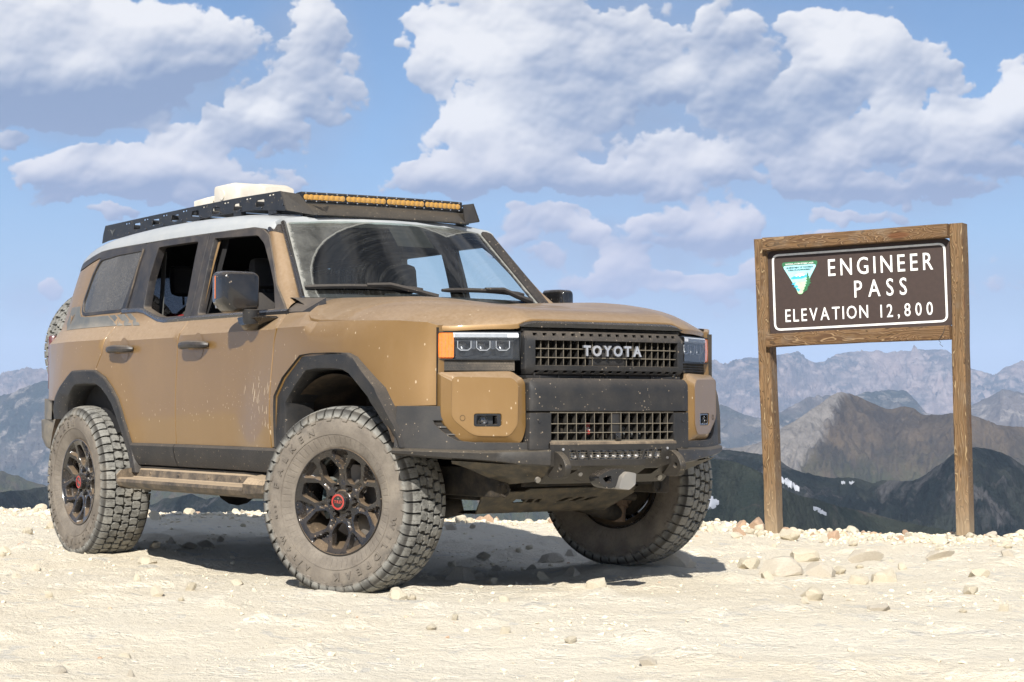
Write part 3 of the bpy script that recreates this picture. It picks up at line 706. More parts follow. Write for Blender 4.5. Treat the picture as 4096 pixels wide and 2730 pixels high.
for s in (-1, 1):
    fl = s > 0
    # front fender
    fender = [(-.464, .67), (-.466, .956), (-.471, 1.174), (-.453, 1.237), (-.524, 1.306), (-.53, 1.318), (-.268, 1.312), (-.19, 1.268), (-.10, 1.258), (.3, 1.253), (.52, 1.247), (.64, 1.237), (.675, 1.222), (.680, 1.0), (.680, .868)] + arch_f[::-1][:1] + [(.52, .868)][:0] + arch_f[::-1][1:] + [(-.40, .67)]
    panel('front_fender', fender, SF(s), (PT, IN), suv, .03, flip=fl, gap=.004)
    # doors
    fd = [(-1.588, .667), (-.47, .667), (-.470, .956), (-.476, 1.174), (-.460, 1.237), (-.530, 1.308), (-.545, 1.319), (-1.569, 1.319), (-1.541, 1.244), (-1.568, .964)]
    d1 = panel('front_door', fd, SF(s), (PT, IN), suv, .05, flip=fl)
    rd = [(-1.592, .667), (-1.572, .964), (-1.545, 1.244), (-1.573, 1.319), (-1.865, 1.318), (-1.958, 1.328), (-2.085, 1.361), (-2.161, 1.381), (-2.251, 1.391), (-2.465, 1.392), (-2.486, 1.376), (-2.495, 1.315), (-2.496, 1.247), (-2.50, 1.158), (-2.552, 1.077), (-2.542, 1.054), (-2.42, 1.014), (-2.25, .895), (-2.155, .755), (-2.108, .658), (-2.0, .66)]
    d2 = panel('rear_door', rd, SF(s), (PT, IN), suv, .05, flip=fl)
    qr = [(-2.556, 1.077), (-2.505, 1.158), (-2.501, 1.247), (-2.50, 1.315), (-2.491, 1.376), (-2.470, 1.392), (-3.03, 1.388), (-3.105, 1.405), (-3.142, 1.47), (-3.073, 1.64), (-2.985, 1.722), (-3.02, 1.722), (-3.36, 1.682), (-3.62, 1.676), (-3.74, 1.5), (-3.82, 1.3), (-3.85, 1.2), (-3.85, .91), (-3.178, .895), (-3.065, .96), (-2.874, 1.054), (-2.542, 1.054)]
    panel('quarter_panel', qr, SF(s), (PT, IN), suv, .03, flip=fl)
    # window frames and glass
    ff = [(-.558, 1.324), (-.771, 1.464), (-1.038, 1.732), (-1.118, 1.771), (-1.207, 1.781), (-1.574, 1.776), (-1.572, 1.55), (-1.570, 1.324)]
    fh = roundc([(-.690, 1.340), (-.800, 1.468), (-1.052, 1.690), (-1.140, 1.738), (-1.520, 1.745), (-1.523, 1.72), (-1.500, 1.34)], .018)
    panel('window_frame', ff, SF(s, .004), (M['trim'], IN), d1, .045, holes=[fh], flip=fl)
    rf = [(-1.574, 1.324), (-1.576, 1.55), (-1.578, 1.774), (-2.342, 1.768), (-2.345, 1.735), (-2.478, 1.420), (-2.490, 1.399), (-2.251, 1.397), (-2.161, 1.387), (-2.085, 1.367), (-1.956, 1.334), (-1.865, 1.324)]
    rh = roundc([(-1.645, 1.340), (-1.668, 1.738), (-2.138, 1.735), (-2.178, 1.55), (-2.176, 1.402), (-2.06, 1.370), (-1.95, 1.345), (-1.86, 1.340)], .018)
    panel('window_frame', rf, SF(s, .004), (M['trim'], IN), d2, .045, holes=[rh], flip=fl)
    # the tan strip showing in the front window behind the black B-post edge, and channel lips
    mb = MB()
    for xx, w_, o_ in ((-1.512, .010, .010), ):
        P = [(xx, z) for z in (1.34, 1.5, 1.62, 1.73)]
        mb.loft([[Vector((x-w_-(.02 if z > 1.7 else 0), s*(side_y(x, z)-.02), z)), Vector((x+w_, s*(side_y(x, z)-.025), z))] for x, z in P])
    mb.build('door_edge', PT, d1)
    # belt moulding
    mb = MB(); bl = [(-.53, 1.322), (-1.0, 1.3215), (-1.569, 1.3215), (-1.865, 1.321), (-1.958, 1.331), (-2.085, 1.364), (-2.161, 1.384), (-2.251, 1.394), (-2.464, 1.3955)]
    mb.loft([[Vector((x, s*(side_y(x, z)+o), z+dz)) for o, dz in ((-.01, -.012), (.009, -.010), (.011, .004), (.002, .013), (-.01, .014))] for x, z in odense(bl, .06)])
    mb.build('belt_moulding', M['gloss'], suv)
    # c-post cover strips and dusty light rub line
    mb = MB()
    for a, b in (((-2.400, 1.41), (-2.335, 1.735)), ):
        mb.loft([[Vector((a[0]+(b[0]-a[0])*t+dx, s*(side_y(a[0], a[1]+(b[1]-a[1])*t)+.012-abs(dx)*.25), a[1]+(b[1]-a[1])*t)) for dx in (-.012, 0, .012)] for t in (0, .25, .5, .75, 1)])
    mb.build('door_seal', M['step'], d2)
    # quarter glass
    qg = roundc([(-2.495, 1.402), (-2.442, 1.424), (-2.412, 1.529), (-2.354, 1.735), (-2.694, 1.731), (-2.968, 1.716), (-3.049, 1.635), (-3.122, 1.472), (-3.09, 1.412), (-3.036, 1.401)], .025)
    if s < 0: panel('quarter_window', qg, SF(s, -.004), (M['tint'], M['tint']), suv, .006, flip=fl)
    else: panel('quarter_window', qg, SF(s, -.004), (M['farglass'],), suv, .006, flip=fl)
    qs = offset(qg, -.012); qi = offset(qg, .006)
    panel('window_seal', qs, SF(s, .003), (M['trim'], IN), suv, .03, holes=[qi], gap=0, step=.04, flip=fl)
    # black band between roof and quarter, sloping down rearwards
    bb = [(-2.99, 1.724), (-3.03, 1.724), (-3.36, 1.686), (-3.605, 1.68), (-3.56, 1.722), (-3.36, 1.728), (-3.0, 1.765), (-2.877, 1.768), (-2.345, 1.772), (-2.348, 1.738), (-2.70, 1.734), (-2.965, 1.722)]
    panel('quarter_trim_band', bb, SF(s, .002), (M['trim'], IN), suv, .02, flip=fl)
    # decals on the quarter panel
    dec = [(-3.40, 1.40), (-3.385, 1.452), (-3.165, 1.450), (-3.152, 1.42), (-3.10, 1.385), (-2.952, 1.379), (-2.66, 1.377), (-2.49, 1.315), (-3.34, 1.315), (-3.43, 1.355)]
    for P in (dec, [(-2.640, 1.377), (-2.560, 1.377), (-2.400, 1.313), (-2.470, 1.313)], [(-2.530, 1.377), (-2.430, 1.377), (-2.270, 1.310), (-2.370, 1.310)], [(-2.400, 1.378), (-2.338, 1.377), (-2.155, 1.306), (-2.241, 1.307)]):
        for Q in ([P] if P is not dec else [P]): panel('decal', Q, SF(s, .0035), (M['decal'],), suv, .002, gap=0, back=False, bev=.001, flip=fl, step=.025)
    def wings(parent, fn, u, v, sc, m):
        mb = MB()
        for sg in (-1, 1):
            for k in range(4):
                L = (.95, .8, .62, .42)[k]; y0 = .30-k*.17
                P = [(sg*.12, y0-.10), (sg*(.15+L), y0+.18), (sg*(.12+L), y0+.07), (sg*.14, y0-.19)]
                if sg < 0: P = P[::-1]
                mb.prism([(u+a*sc, v+b*sc) for a, b in P], fn, -.0015, .0005)
        mb.prism([(u-.05*sc, v-.1*sc), (u, v-.75*sc), (u+.05*sc, v-.1*sc), (u, v+.1*sc)], fn, -.0015, .0005)
        return mb.build('wing_emblem', m, parent, recalc=False)
    wings(suv, SF(s, .005), -3.30, 1.385, .045, PT)
    # wheel arch flares: raised black band with a deep inner lip
    OUTF = [(-.416, .668), (-.408, .80), (-.40, .915), (-.319, 1.001), (-.152, 1.103), (-.05, 1.109), (.124, 1.109), (.262, 1.104), (.317, 1.085), (.40, 1.02), (.487, .949), (.532, .868), (.575, .78), (.604, .686)]
    INF = [(-.326, .668), (-.330, .80), (-.322, .885), (-.225, .965), (-.13, 1.028), (-.04, 1.036), (.10, 1.036), (.20, 1.030), (.262, 1.012), (.34, .965), (.415, .905), (.462, .84), (.500, .77), (.535, .70)]
    OUTR = [(-3.205, .79), (-3.205, .85), (-3.180, .91), (-3.075, .975), (-2.95, 1.035), (-2.872, 1.067), (-2.70, 1.070), (-2.542, 1.066), (-2.42, 1.027), (-2.32, .965), (-2.25, .905), (-2.20, .835), (-2.15, .745), (-2.108, .655), (-2.066, .565), (-2.045, .51)]
    INR = [(-3.035, .79), (-3.030, .83), (-3.010, .865), (-2.935, .93), (-2.88, .965), (-2.83, .985), (-2.70, .990), (-2.54, .988), (-2.47, .965), (-2.39, .92), (-2.335, .88), (-2.285, .82), (-2.235, .745), (-2.188, .655), (-2.145, .565), (-2.125, .51)]
    for nm, O, I in (('front_wheel_arch', OUTF, INF), ('rear_wheel_arch', OUTR, INR)):
        O2, I2 = [], []
        for i in range(len(O)-1):
            for k in range(3):
                t = k/3; O2.append((O[i][0]*(1-t)+O[i+1][0]*t, O[i][1]*(1-t)+O[i+1][1]*t)); I2.append((I[i][0]*(1-t)+I[i+1][0]*t, I[i][1]*(1-t)+I[i+1][1]*t))
        O2.append(O[-1]); I2.append(I[-1]); rings = []
        for (ox, oz), (ix, iz) in zip(O2, I2):
            yo = side_y(ox, oz); rings.append([])
            def P(t, y): rings[-1].append(Vector((ox+(ix-ox)*t, s*y, oz+(iz-oz)*t)))
            yb = interp(ox, [(.40, .985), (.50, .972), (.55, .945), (.60, .905)]) if nm[0] == 'f' else max(.968, yo+.02)
            P(-.03, yo-.02); P(0, yo+.012); P(.06, yb-.004); P(.16, yb); P(.95, yb-.010); P(1.03, yb-.022); P(1.06, yb-.09); P(1.04, yb-.16)
        mb = MB(); mb.loft(rings); mb.build(nm, M['plastic'], suv, 40)
    # wheel housings
    for cx, r0, z0 in ((0.05, .56, .50), (-2.80, .57, .50)):
        mb = MB(); rings = []
        for k in range(25):
            a = .42+(math.pi-.62)*k/24
            x, z = cx+r0*math.cos(a), z0+r0*.92*math.sin(a); rings.append([Vector((x, s*y, z)) for y in (.925, .75, .55, .42)])
        mb.loft(rings); mb.add([r[-1] for r in rings], [tuple(range(len(rings)))]); mb.build('wheel_housing', M['liner'], suv, 50)
    # rocker cladding in two pieces and the sill below
    for x0, x1 in ((-1.594, -.405), (-2.105, -1.600)):
        mb = MB(); xs = [x0+(x1-x0)*k/8 for k in range(9)]
        mb.loft([[Vector((x+(.03 if x1 < -1.5 and z < .62 and k == 0 else 0), s*(side_y(x, z)+o), z)) for o, z in ((-.03, .672), (.006, .668), (.018, .655), (.016, .60), (.004, .553), (-.03, .545))] for k, x in enumerate(xs)])
        mb.build('rocker_cladding', M['plastic'], suv)
    mb = MB(); mb.loft([[Vector((x, s*(side_y(x, .6)+o), z)) for o, z in ((-.035, .545), (-.012, .540), (-.022, .505), (-.06, .490), (-.5, .485))] for x in (-2.06, -1.5, -1.0, -.38)]); mb.build('sill', M['plastic'], suv)
    # side step
    mb = MB(); pr = [(.885, .528), (.925, .534), (.938, .525), (.948, .490), (.955, .484), (1.030, .484), (1.046, .478), (1.050, .462), (1.035, .440), (.985, .424), (.90, .424), (.885, .44)]
    xs = [-2.10, -2.06, -1.6, -1.1, -.66, -.62]
    mb.loft([[Vector((x, s*y, z)) for y, z in pr] for x in xs], closed=True, caps=True); st = mb.build('side_step', M['step'], suv, 28)
    for xa, xb, sl in ((-.62, -.47, -1), (-2.19, -2.10, 1)):
        mb = MB(); pe = [(.885, .534), (.93, .540), (1.020, .525), (1.048, .495), (1.045, .448), (1.02, .424), (.90, .420), (.885, .44)]
        rr = [[Vector((x, s*(y if k in (1, ) or True else y), z)) for y, z in pe] for k, x in enumerate((xa, xb))]
        cc = Vector((0, s*.93, .475)); q = rr[1] if sl < 0 else rr[0]
        for i, v in enumerate(q): q[i] = Vector((v.x, cc.y+(v.y-cc.y)*.72, cc.z+(v.z-cc.z)*.80))
        mb.loft(rr, closed=True, caps=True); mb.build('step_end', M['step'], st, 28)
    for x in (-.85, -1.2, -1.55, -1.9):
        mb = MB(); mb.tube([(x, s*.938, .505), (x, s*.948, .506)], .009, 8); mb.build('bolt', M['step'], st)
    # door handles
    for (hx, hz, dd) in ((-1.320, 1.171, d1), (-2.240, 1.170, d2)):
        Yh = side_y(hx, hz)
        mb = MB(); L = .145
        pts = [(hx+L*t, s*(Yh+.006+.042*(1-abs(t)**4)), hz+.008-abs(t)*.004) for t in (-1, -.9, -.7, -.4, 0, .4, .7, .9, 1)]
        mb.tube(pts, [.010, .018, .021, .021, .021, .021, .021, .018, .010], 10); 
        for i in range(len(mb.v)):
            v = mb.v[i]; mb.v[i] = (v[0], v[1], hz+.008+(v[2]-hz-.008)*1.0)
        mb.build('door_handle', M['trim'], dd)
        mb = MB(); n = 20; c0 = Vector((hx+.02, 0, hz-.0))
        rings = []
        for r, dp in ((1.0, .0015), (.9, .001), (.55, .002)):
            rings.append([Vector((hx+.015+.062*r*math.cos(2*math.pi*k/n), s*(side_y(hx, hz)+dp), hz+.055*r*math.sin(2*math.pi*k/n)*1.25)) for k in range(n)])
        mb.loft(rings, closed=True); mb.add(rings[-1], [tuple(range(n))]); mb.build('handle_recess', PT, dd)
    # A-post: tan outer skin, black glass-side strip
    Ob = [(-.552, 1.328), (-.768, 1.466), (-.905, 1.60), (-1.035, 1.733), (-1.09, 1.765)]
    n = 16; rp = []; rb_ = []
    for k in range(n+1):
        t = k/n*(len(Ob)-1); i = min(int(t), len(Ob)-2); f = t-i
        x = Ob[i][0]*(1-f)+Ob[i+1][0]*f; z = Ob[i][1]*(1-f)+Ob[i+1][1]*f; y = side_y(x, z)
        g = k/n; gx, gy, gz = -.645-.411*g+.0, .703-.111*g, 1.40+.408*g       # glass edge
        mx, my, mz = gx+.035, gy+.045, gz-.02
        A = Vector((x, s*y, z)); B = Vector((mx, s*my, mz)); mid = (A+B)/2+Vector((.02, s*.028, .012))
        q = [A+(mid-A)*t2*2 if t2 <= .5 else mid+(B-mid)*(t2*2-1) for t2 in (0, .25, .5, .75, 1)]
        q = [A*(1-t2)**2+mid*2*t2*(1-t2)*1.0+B*t2*t2+ (mid-(A+B)/2)*0 for t2 in (0, .2, .4, .6, .8, 1)]
        rp.append(q); G = Vector((gx, s*gy, gz)); rb_.append([B+Vector((0, 0, 0)), B+Vector((.010, s*.004, .012)), (B+G)/2+Vector((.012, s*.006, .012)), G+Vector((.004, 0, .006)), G+Vector((-.02, 0, -.01))])
    mb = MB(); mb.loft(rp[:15]); mb.build('front_pillar', PT, suv, 60)
    mb = MB(); mb.loft([[v+Vector((0, 0, .0012)) for v in r] for r in rp[14:]]); mb.build('pillar_cap', M['gloss'], suv, 60)
    mb = MB(); mb.loft(rb_); mb.build('windscreen_pillar_trim', M['gloss'], suv, 60)
    # mirror
    folded = s > 0; MX, MY, MZ = (-.675, 1.050, 1.418) if not folded else (-.86, .985, 1.415)
    mb = MB(); 
    out = roundc([(-.098, -.090), (.045, -.105), (.098, -.055), (.098, .080), (.078, .098), (-.075, .098), (-.098, .08)], .020, 3)
    if folded: out = [(u*.45, v*.88) for u, v in out]
    # cross-sections stacked front to back: (x offset, scale, shift)
    R_ = []
    for dx, sc in ((.055, .80), (.053, .86), (.044, .93), (.025, .98), (-.02, 1.0), (-.062, 1.0), (-.066, .97)):
        if folded: dx *= 1.5
        R_.append([Vector((MX+dx-(.012 if u > 0 else 0)*abs(u)/.1, s*(MY+u*sc*1.0), MZ+v*sc)) for u, v in out])
    mb.loft(R_, closed=True, caps=True); mir = mb.build('wing_mirror', M['gloss'], suv, 38)
    mb = MB(); mb.box((MX-.067*(1.5 if folded else 1), s*MY, MZ), (.004, .17*(.4 if folded else 1), .16)); mb.build('mirror_glass', M['chrome'], mir)
    mb = MB(); mb.box((MX-.045, s*(MY+(.045 if folded else .098)), MZ+.02), (.006, .004, .11), ch=.001); mb.build('indicator', M['amber'], mir)
    mb = MB(); mb.tube([(-.63, s*1.000, MZ-.085), (-.635, s*1.00, MZ-.12), (-.64, s*.995, MZ-.150)], [.040, .040, .038], 16)
    mb.build('mirror_stalk', M['plastic'], mir)
    ft = [(-.565, 1.292), (-.655, 1.236), (-.735, 1.230), (-.78, 1.256), (-.80, 1.296), (-.78, 1.302), (-.60, 1.302)]
    mb = MB(); r0 = [Vector((x, s*(side_y(x, z)-.01), z)) for x, z in ft]; r1 = [Vector((x*.92-.052, s*(.985-(z-1.27)*.15), z*.92+.103)) for x, z in ft]; r2 = [Vector((x*.62-.246, s*1.018, z*.55+.580)) for x, z in ft]
    mb.loft([r0, r1, r2], closed=True, caps=True); mb.build('mirror_foot', M['gloss'], mir, 30)

# ---- bonnet
HR = [(-.7, 1.402), (-.5, 1.397), (-.2, 1.388), (.1, 1.378), (.3, 1.366), (.45, 1.356), (.9, 1.345)]
HS = [(-.5, 1.33), (-.3, 1.310), (-.2, 1.272), (-.1, 1.262), (.3, 1.257), (.55, 1.250), (.66, 1.240), (.72, 1.225)]
HE = [(-.5, .86), (-.3, .893), (-.2, .925), (-.05, .932), (.2, .925), (.35, .905), (.48, .874), (.58, .825), (.64, .772), (.67, .738), (.72, .69)]
XF = [(0, .880), (.2, .876), (.40, .852), (.46, .846), (.52, .822), (.62, .765), (.70, .712), (.74, .678), (.80, .62), (.90, .5)]
def hood_z(x, y):
    a = abs(y); e = max(0, interp(a, XF)-x); hy = smooth_interp(x, HE)
    Rr = smooth_interp(x, HR); zt = Rr-.024*(1-sst(.20, .50, a))*sst(.0, .35, e)
    if a > .50:
        u = min(1.05, (a-.50)/max(.05, hy-.50)); zt = Rr+(smooth_interp(x, HS)-Rr)*u**2.1
    zf = 1.216+.026*(1-sst(.42, .47, a))
    f = smooth_interp(e, [(-1, 0), (0, 0), (.03, .26), (.07, .42), (.12, .55), (.18, .68), (.26, .80), (.36, .90), (.5, .97), (.65, 1), (3, 1)]) if e < .62 else 1.0
    f = f if e > 0 else 0
    return zf+(max(zt, zf)-zf)*f
half = [(.880, 0), (.876, .2), (.852, .40), (.846, .46), (.822, .52), (.765, .62), (.712, .70), (.684, .730), (.655, .757), (.60, .808), (.50, .862), (.35, .905), (.15, .926), (-.08, .928), (-.19, .918), (-.262, .893), (-.30, .84), (-.40, .72), (-.50, .58), (-.56, .35), (-.585, .15), (-.59, 0)]
hp = [(x, y) for x, y in half] + [(x, -y) for x, y in half[::-1][1:-1]]
panel('bonnet', hp, lambda x, y, d: Vector((x, y, hood_z(x, y)-d)), (PT, IN), suv, .022, step=.04, gap=.004, bev=.004)
# black moulding on the nose of the bonnet
mb = MB(); rings = []
for k in range(25):
    y = -.452+.904*k/24; e = min(1, (.452-abs(y))/.05); x = interp(abs(y), XF)
    rings.append([Vector((x-.02, y, 1.240)), Vector((x+.004, y, 1.218+.024*e)), Vector((x+.016, y, 1.216+.016*e)), Vector((x+.014, y, 1.2135)), Vector((x-.03, y, 1.208))])
mb.loft(rings); mb.build('bonnet_moulding', M['gloss'], suv)
# cowl and lower corners of the windscreen
mb = MB(); rings = []
for k in range(31):
    y = -.80+1.6*k/30; b = .10*(1-(y/.80)**2); rings.append([Vector((-.645+b*1.2, y, 1.386)), Vector((-.60+b*1.15, y, 1.394)), Vector((-.55+b, y, 1.384)), Vector((-.40+b*.2, y, 1.352-.02*(abs(y) > .7)))])
mb.loft(rings); mb.build('cowl', M['trim'], suv)
for s in (-1, 1):
    mb = MB(); a = [(-.600, .735, 1.393), (-.290, .780, 1.380), (-.375, .860, 1.316), (-.545, .862, 1.320)]
    v = [Vector((x, s*y, z)) for x, y, z in a]; mb.add(v+[p-Vector((0, 0, .04)) for p in v], [(0, 1, 2, 3), (1, 5, 6, 2), (2, 6, 7, 3), (0, 3, 7, 4), (0, 4, 5, 1)]); mb.build('cowl_corner', M['trim'], suv)
# ---- roof
def roof_c(x): return smooth_interp(x, [(-3.75, 1.70), (-3.62, 1.75), (-3.45, 1.800), (-3.2, 1.840), (-2.8, 1.872), (-2.2, 1.893), (-1.4, 1.888), (-1.15, 1.868), (-.95, 1.842)])
def roof_b(x): return interp(x, [(-3.56, 1.722), (-3.36, 1.730), (-3.0, 1.765), (-2.877, 1.770), (-2.34, 1.773), (-1.64, 1.775), (-1.207, 1.785), (-1.12, 1.774), (-1.03, 1.755), (-.92, 1.74)])
mb = MB(); rings = []
xs = [-3.60, -3.55, -3.45, -3.3, -3.15, -3.0, -2.85, -2.6, -2.3, -2.0, -1.7, -1.4, -1.2, -1.1, -1.03, -.98, -.90]
for i, x in enumerate(xs):
    zb, zc = roof_b(x), roof_c(x); ys = side_y(x, zb)+.003; half = []
    z1 = zc-.024
    for (y, z) in ((ys-.02, zb-.012), (ys, zb), (ys-.004, zb+.3*(z1-zb)), (ys-.018, zb+.62*(z1-zb)), (ys-.048, zb+.86*(z1-zb)), (ys-.10, z1), (ys-.20, zc-.014), (ys-.36, zc-.008), (ys-.55, zc-.002), (0, zc)): half.append((y, z))
    if x > -1.10:   # pull the nose of the roof back along the screen header
        def nx(y): 
            lim = -.942-.110*(abs(y)/.6)**2
            return min(x, lim) if abs(y) < .60 else min(x, lim+(abs(y)-.60)*.9)
    else: nx = lambda y: x
    def nz(y, z): return z-(max(0, x-nx(y)))*.25 if x > -1.10 else z
    rings.append([Vector((nx(y), -y, nz(y, z))) for y, z in half]+[Vector((nx(y), y, nz(y, z))) for y, z in half[::-1][1:]])
rings.append([v+Vector((.004, 0, -.022)) if abs(v.y) < .60 else v+Vector((0, 0, -.008)) for v in rings[-1]])
mb.loft(rings); mb.add([v+Vector((0, 0, -.02)) for v in rings[0]]+[v for v in rings[0]], [(i, i+1, i+1+len(rings[0]), i+len(rings[0])) for i in range(len(rings[0])-1)])
mb.build('roof', M['silver'], suv, 45)
mb = MB(); mb.loft([[v+Vector((0, 0, -.03)) for v in r] for r in rings[1:-1]]); mb.build('headliner', IN, suv)
# ---- windscreen
def wsp(u, w, d=0):   # u -1..1, w 0..1
    hy = .703-.111*w; b = .125*(1-w)+.115*w
    return Vector((-.645-.411*w+b*(1-u*u), u*hy, 1.40+.408*w+.012*(1-u*u)*w)) - Vector((.7, 0, .7))*d
mb = MB(); mb.loft([[wsp(-1+2*k/30, w) for k in range(31)] for w in (0, .1, .2, .35, .5, .65, .8, .9, 1)]); mb.build('windscreen', M['screen'], suv, 80)
mb = MB()   # ceramic black border behind the glass: header, sensor patch
mb.loft([[wsp(-1+2*k/30, w, .006) for k in range(31)] for w in (.93, 1.0)]); mb.loft([[wsp(-1+2*k/30, w, .006) for k in range(31)] for w in (0, .055)])
for sg in (-1, 1): mb.loft([[wsp(sg*(1-.0), w, .006), wsp(sg*.955, w, .006)] for w in (0, .5, 1)])
mb.loft([[wsp(-.10+.36*k/6, w, .006) for k in range(7)] for w in (.70, .95)])
mb.build('windscreen_border', IN, suv)
for y0, y1, ya in ((-.685, -.08, -.02), (.035, .60, .62)):     # wipers
    mb = MB(); n = 12; pts = []
    def yw(y, w, d=-.02): return wsp(y/(.703-.111*w), w, d)
    mb.tube([yw(y0+(y1-y0)*k/n, .10+.02*math.sin(math.pi*k/n), -.016) for k in range(n+1)], [.008]+[.013]*(n-1)+[.008], 6)
    mb.tube([yw((y0+y1)/2, .12, -.026), yw((y0+y1)/2+.12, .115, -.034), yw(ya-.10, .045, -.03), yw(ya, .0, -.02)], [.011, .013, .014, .018], 6)
    mb.build('wiper', M['plastic'], suv)

# ---- tail: gate, lamps, bumper
mb = MB(); rings = []
for x, z in ((-3.86, .90), (-3.87, 1.25), (-3.83, 1.34), (-3.72, 1.62), (-3.60, 1.74)):
    rings.append([Vector((x+.05*(abs(y)/.6)**4, y, z)) for y in (-.68, -.5, -.25, 0, .25, .5, .68)])
mb.loft(rings[:3]); rings = rings[:2]+[[Vector((v.x+.03, v.y*.80, v.z)) for v in r] for r in rings[2:]]; mb.build('tailgate', PT, suv, 50)
mb = MB(); mb.loft(rings[2:]); mb.build('rear_window', M['tint'], suv)
for s in (-1, 1):
    mb = MB(); mb.box((-3.815, s*.725, 1.13), (.05, .08, .34), Euler((0, 0, s*-.9)).to_matrix(), .015); mb.build('tail_lamp', M['redlens'], suv)
    mb = MB(); pts = [(-3.40, .90), (-3.60, .865), (-3.74, .79), (-3.80, .70), (-3.82, .3)]
    mb.loft([[Vector((x, s*y, z)) for x, y in pts] for z in (.91, .905, .80, .785)]); mb.build('rear_bumper_upper', M['rearb'], suv)
    pr = [(-3.35, .885), (-3.58, .875), (-3.70, .845), (-3.80, .79), (-3.86, .68), (-3.87, .3)]
    mb = MB(); mb.loft([[Vector((x*k, s*y*k2, z)) for x, y in pr] for z, k, k2 in ((.787, .995, .985), (.782, 1, 1), (.68, .998, 1), (.62, .985, .99), (.58, .96, .95), (.575, .9, .8))]); mb.build('rear_bumper', M['rearb'], suv)
mb = MB(); mb.box((-3.2, 0, .72), (1.1, 1.5, .3), ch=.03); mb.build('cargo_floor', M['under'], suv)
# ================================================================ front of the truck
def xb(y): return .965-.20*y*y          # plan curve of the bumper centre
def xg(y): return .915-.17*y*y-(.25*max(0, abs(y)-.425) if abs(y) > .425 else 0)
def GF(y, z, d):
    x = xg(y)
    if z > 1.165: x -= (z-1.165)*.9
    if z < 1.030: x -= (1.030-z)*.75
    return Vector((x-d, y, z))
fo = [(-.441, 1.165), (-.441, 1.030), (-.430, 1.008), (.430, 1.008), (.441, 1.030), (.441, 1.165), (.427, 1.196), (-.427, 1.196)]
gh = [[(-.394, 1.046), (.404, 1.046), (.404, 1.157), (-.394, 1.157)]]
for k in range(17):
    y = -.385+k*.0482
    gh.append([(y-.013, 1.176), (y+.010, 1.176), (y+.014, 1.189), (y-.009, 1.189)]); gh.append([(y-.012, 1.013), (y+.012, 1.013), (y+.015, 1.025), (y-.009, 1.025)])
grille = panel('grille', fo, GF, (M['plastic'], M['plastic']), suv, .03, holes=gh, step=.022, gap=0, flip=True, angle=25)
# flip=... orientation handled: normals outwards not needed for closed shading
for k in range(20):
    y = -.394+.798*(k+1)/21
    if -.075 < y < .08: continue
    mb = MB(); mb.box((xg(y)-.030, y, 1.1015), (.026, .0035, .112), Euler((0, 0, .0)).to_matrix()); mb.build('grille_bar', M['grid'], grille)
for z in (1.1205, 1.0815):
    mb = MB(); mb.loft([[Vector((xg(y)-a, y, z+b)) for a, b in ((.040, .0015), (.014, .002), (.014, -.002), (.040, -.0015))] for y in [-.394+.0399*i for i in range(21)]], closed=True, caps=True); mb.build('grille_bar', M['grid'], grille)
mb = MB(); mb.box((.880, .003, 1.078), (.02, .215, .060), ch=.004); mb.box((.876, .002, 1.100), (.02, .142, .106), ch=.004); mb.build('radar_cover', M['plastic'], grille)
textrow('TOYOTA', -.157, .167, 1.0915, .047, lambda u, v, d: Vector((.912-d*1.0, u, v)), 'letter', M['chrome'], grille, thick=.010, bold=.035)
# dark bay behind the openings
mb = MB(); mb.box((.70, 0, .95), (.02, 1.15, .58)); mb.box((.76, 0, 1.20), (.14, .84, .02)); mb.build('radiator_support', M['dark'], suv)
mb = MB(); mb.loft([[Vector((xg(y)-.05, y, z)) for y in [-.44+.088*i for i in range(11)]] for z in (1.204, 1.198)]); mb.box((.80, 0, 1.203), (.10, .88, .012)); mb.build('lock_panel', M['dark'], suv)
mb = MB(); mb.box((.84, 0, .997), (.06, .86, .012)); 
for k in range(7): mb.box((.872, -.39+.13*k, 1.0), (.01, .006, .03))
mb.build('lower_grille_slot', M['plastic'], suv)
# centre bar
cb = roundc([(-.443, .845), (.443, .845), (.443, .970), (.425, .990), (-.425, .990), (-.443, .970)], .006)
panel('bumper_centre_bar', cb, lambda y, z, d: Vector((xb(y)-.004-d-(max(0, z-.962)**1.3*2.2 if z > .962 else 0)-(.6*max(0, abs(y)-.425)), y, z)), (M['plastic'], IN), suv, .06, step=.03, flip=True, bev=.004)
for s in (-1, 1):
    P = [(s*.352, .676), (s*.444, .676), (s*.444, .840), (s*.340, .840), (s*.340, .72), (s*.352, .70)]
    e = panel('bumper_end_cover', P, lambda y, z, d: Vector((xb(y)-.006-d-(.5*max(0, abs(y)-.43)), y, z)), (M['plastic'], IN), suv, .06, step=.03, flip=True, bev=.003)
    mb = MB(); mb.tube([(xb(.395)-.003, s*.40, .80), (xb(.395)-.014, s*.40, .80)], .007, 10); mb.build('bolt', M['gloss'], e)
# lower grid
lg = empty('lower_grille', parent=suv)
def bar(y0, z0, y1, z1, dep=.03, w=.0035):
    mb = MB(); n = 8 if abs(y1-y0) > .1 else 1; dy, dz = (0, w/2) if abs(y1-y0) > .1 else (w/2, 0)
    mb.loft([[Vector((xb(y0+(y1-y0)*k/n)-a, y0+(y1-y0)*k/n+sy*dy, z0+(z1-z0)*k/n+sy*dz)) for a, sy in ((.012+dep, .6), (.012, 1), (.012, -1), (.012+dep, -.6))] for k in range(n+1)], closed=True, caps=True)
    mb.build('grille_bar', M['grid'], lg)
for sg in (-1, 1):
    for k in range(7): 
        y = sg*(.026+.0465*k); bar(y, .714, y, .841, .032)
for z in (.791, .752): bar(-.344, z, .344, z)
for z in (.8405, .716): bar(-.344, z, .344, z, .02, .006)
mb = MB(); mb.box((.932, .003, .778), (.03, .044, .122), ch=.004); mb.build('grille_centre', M['plastic'], lg)
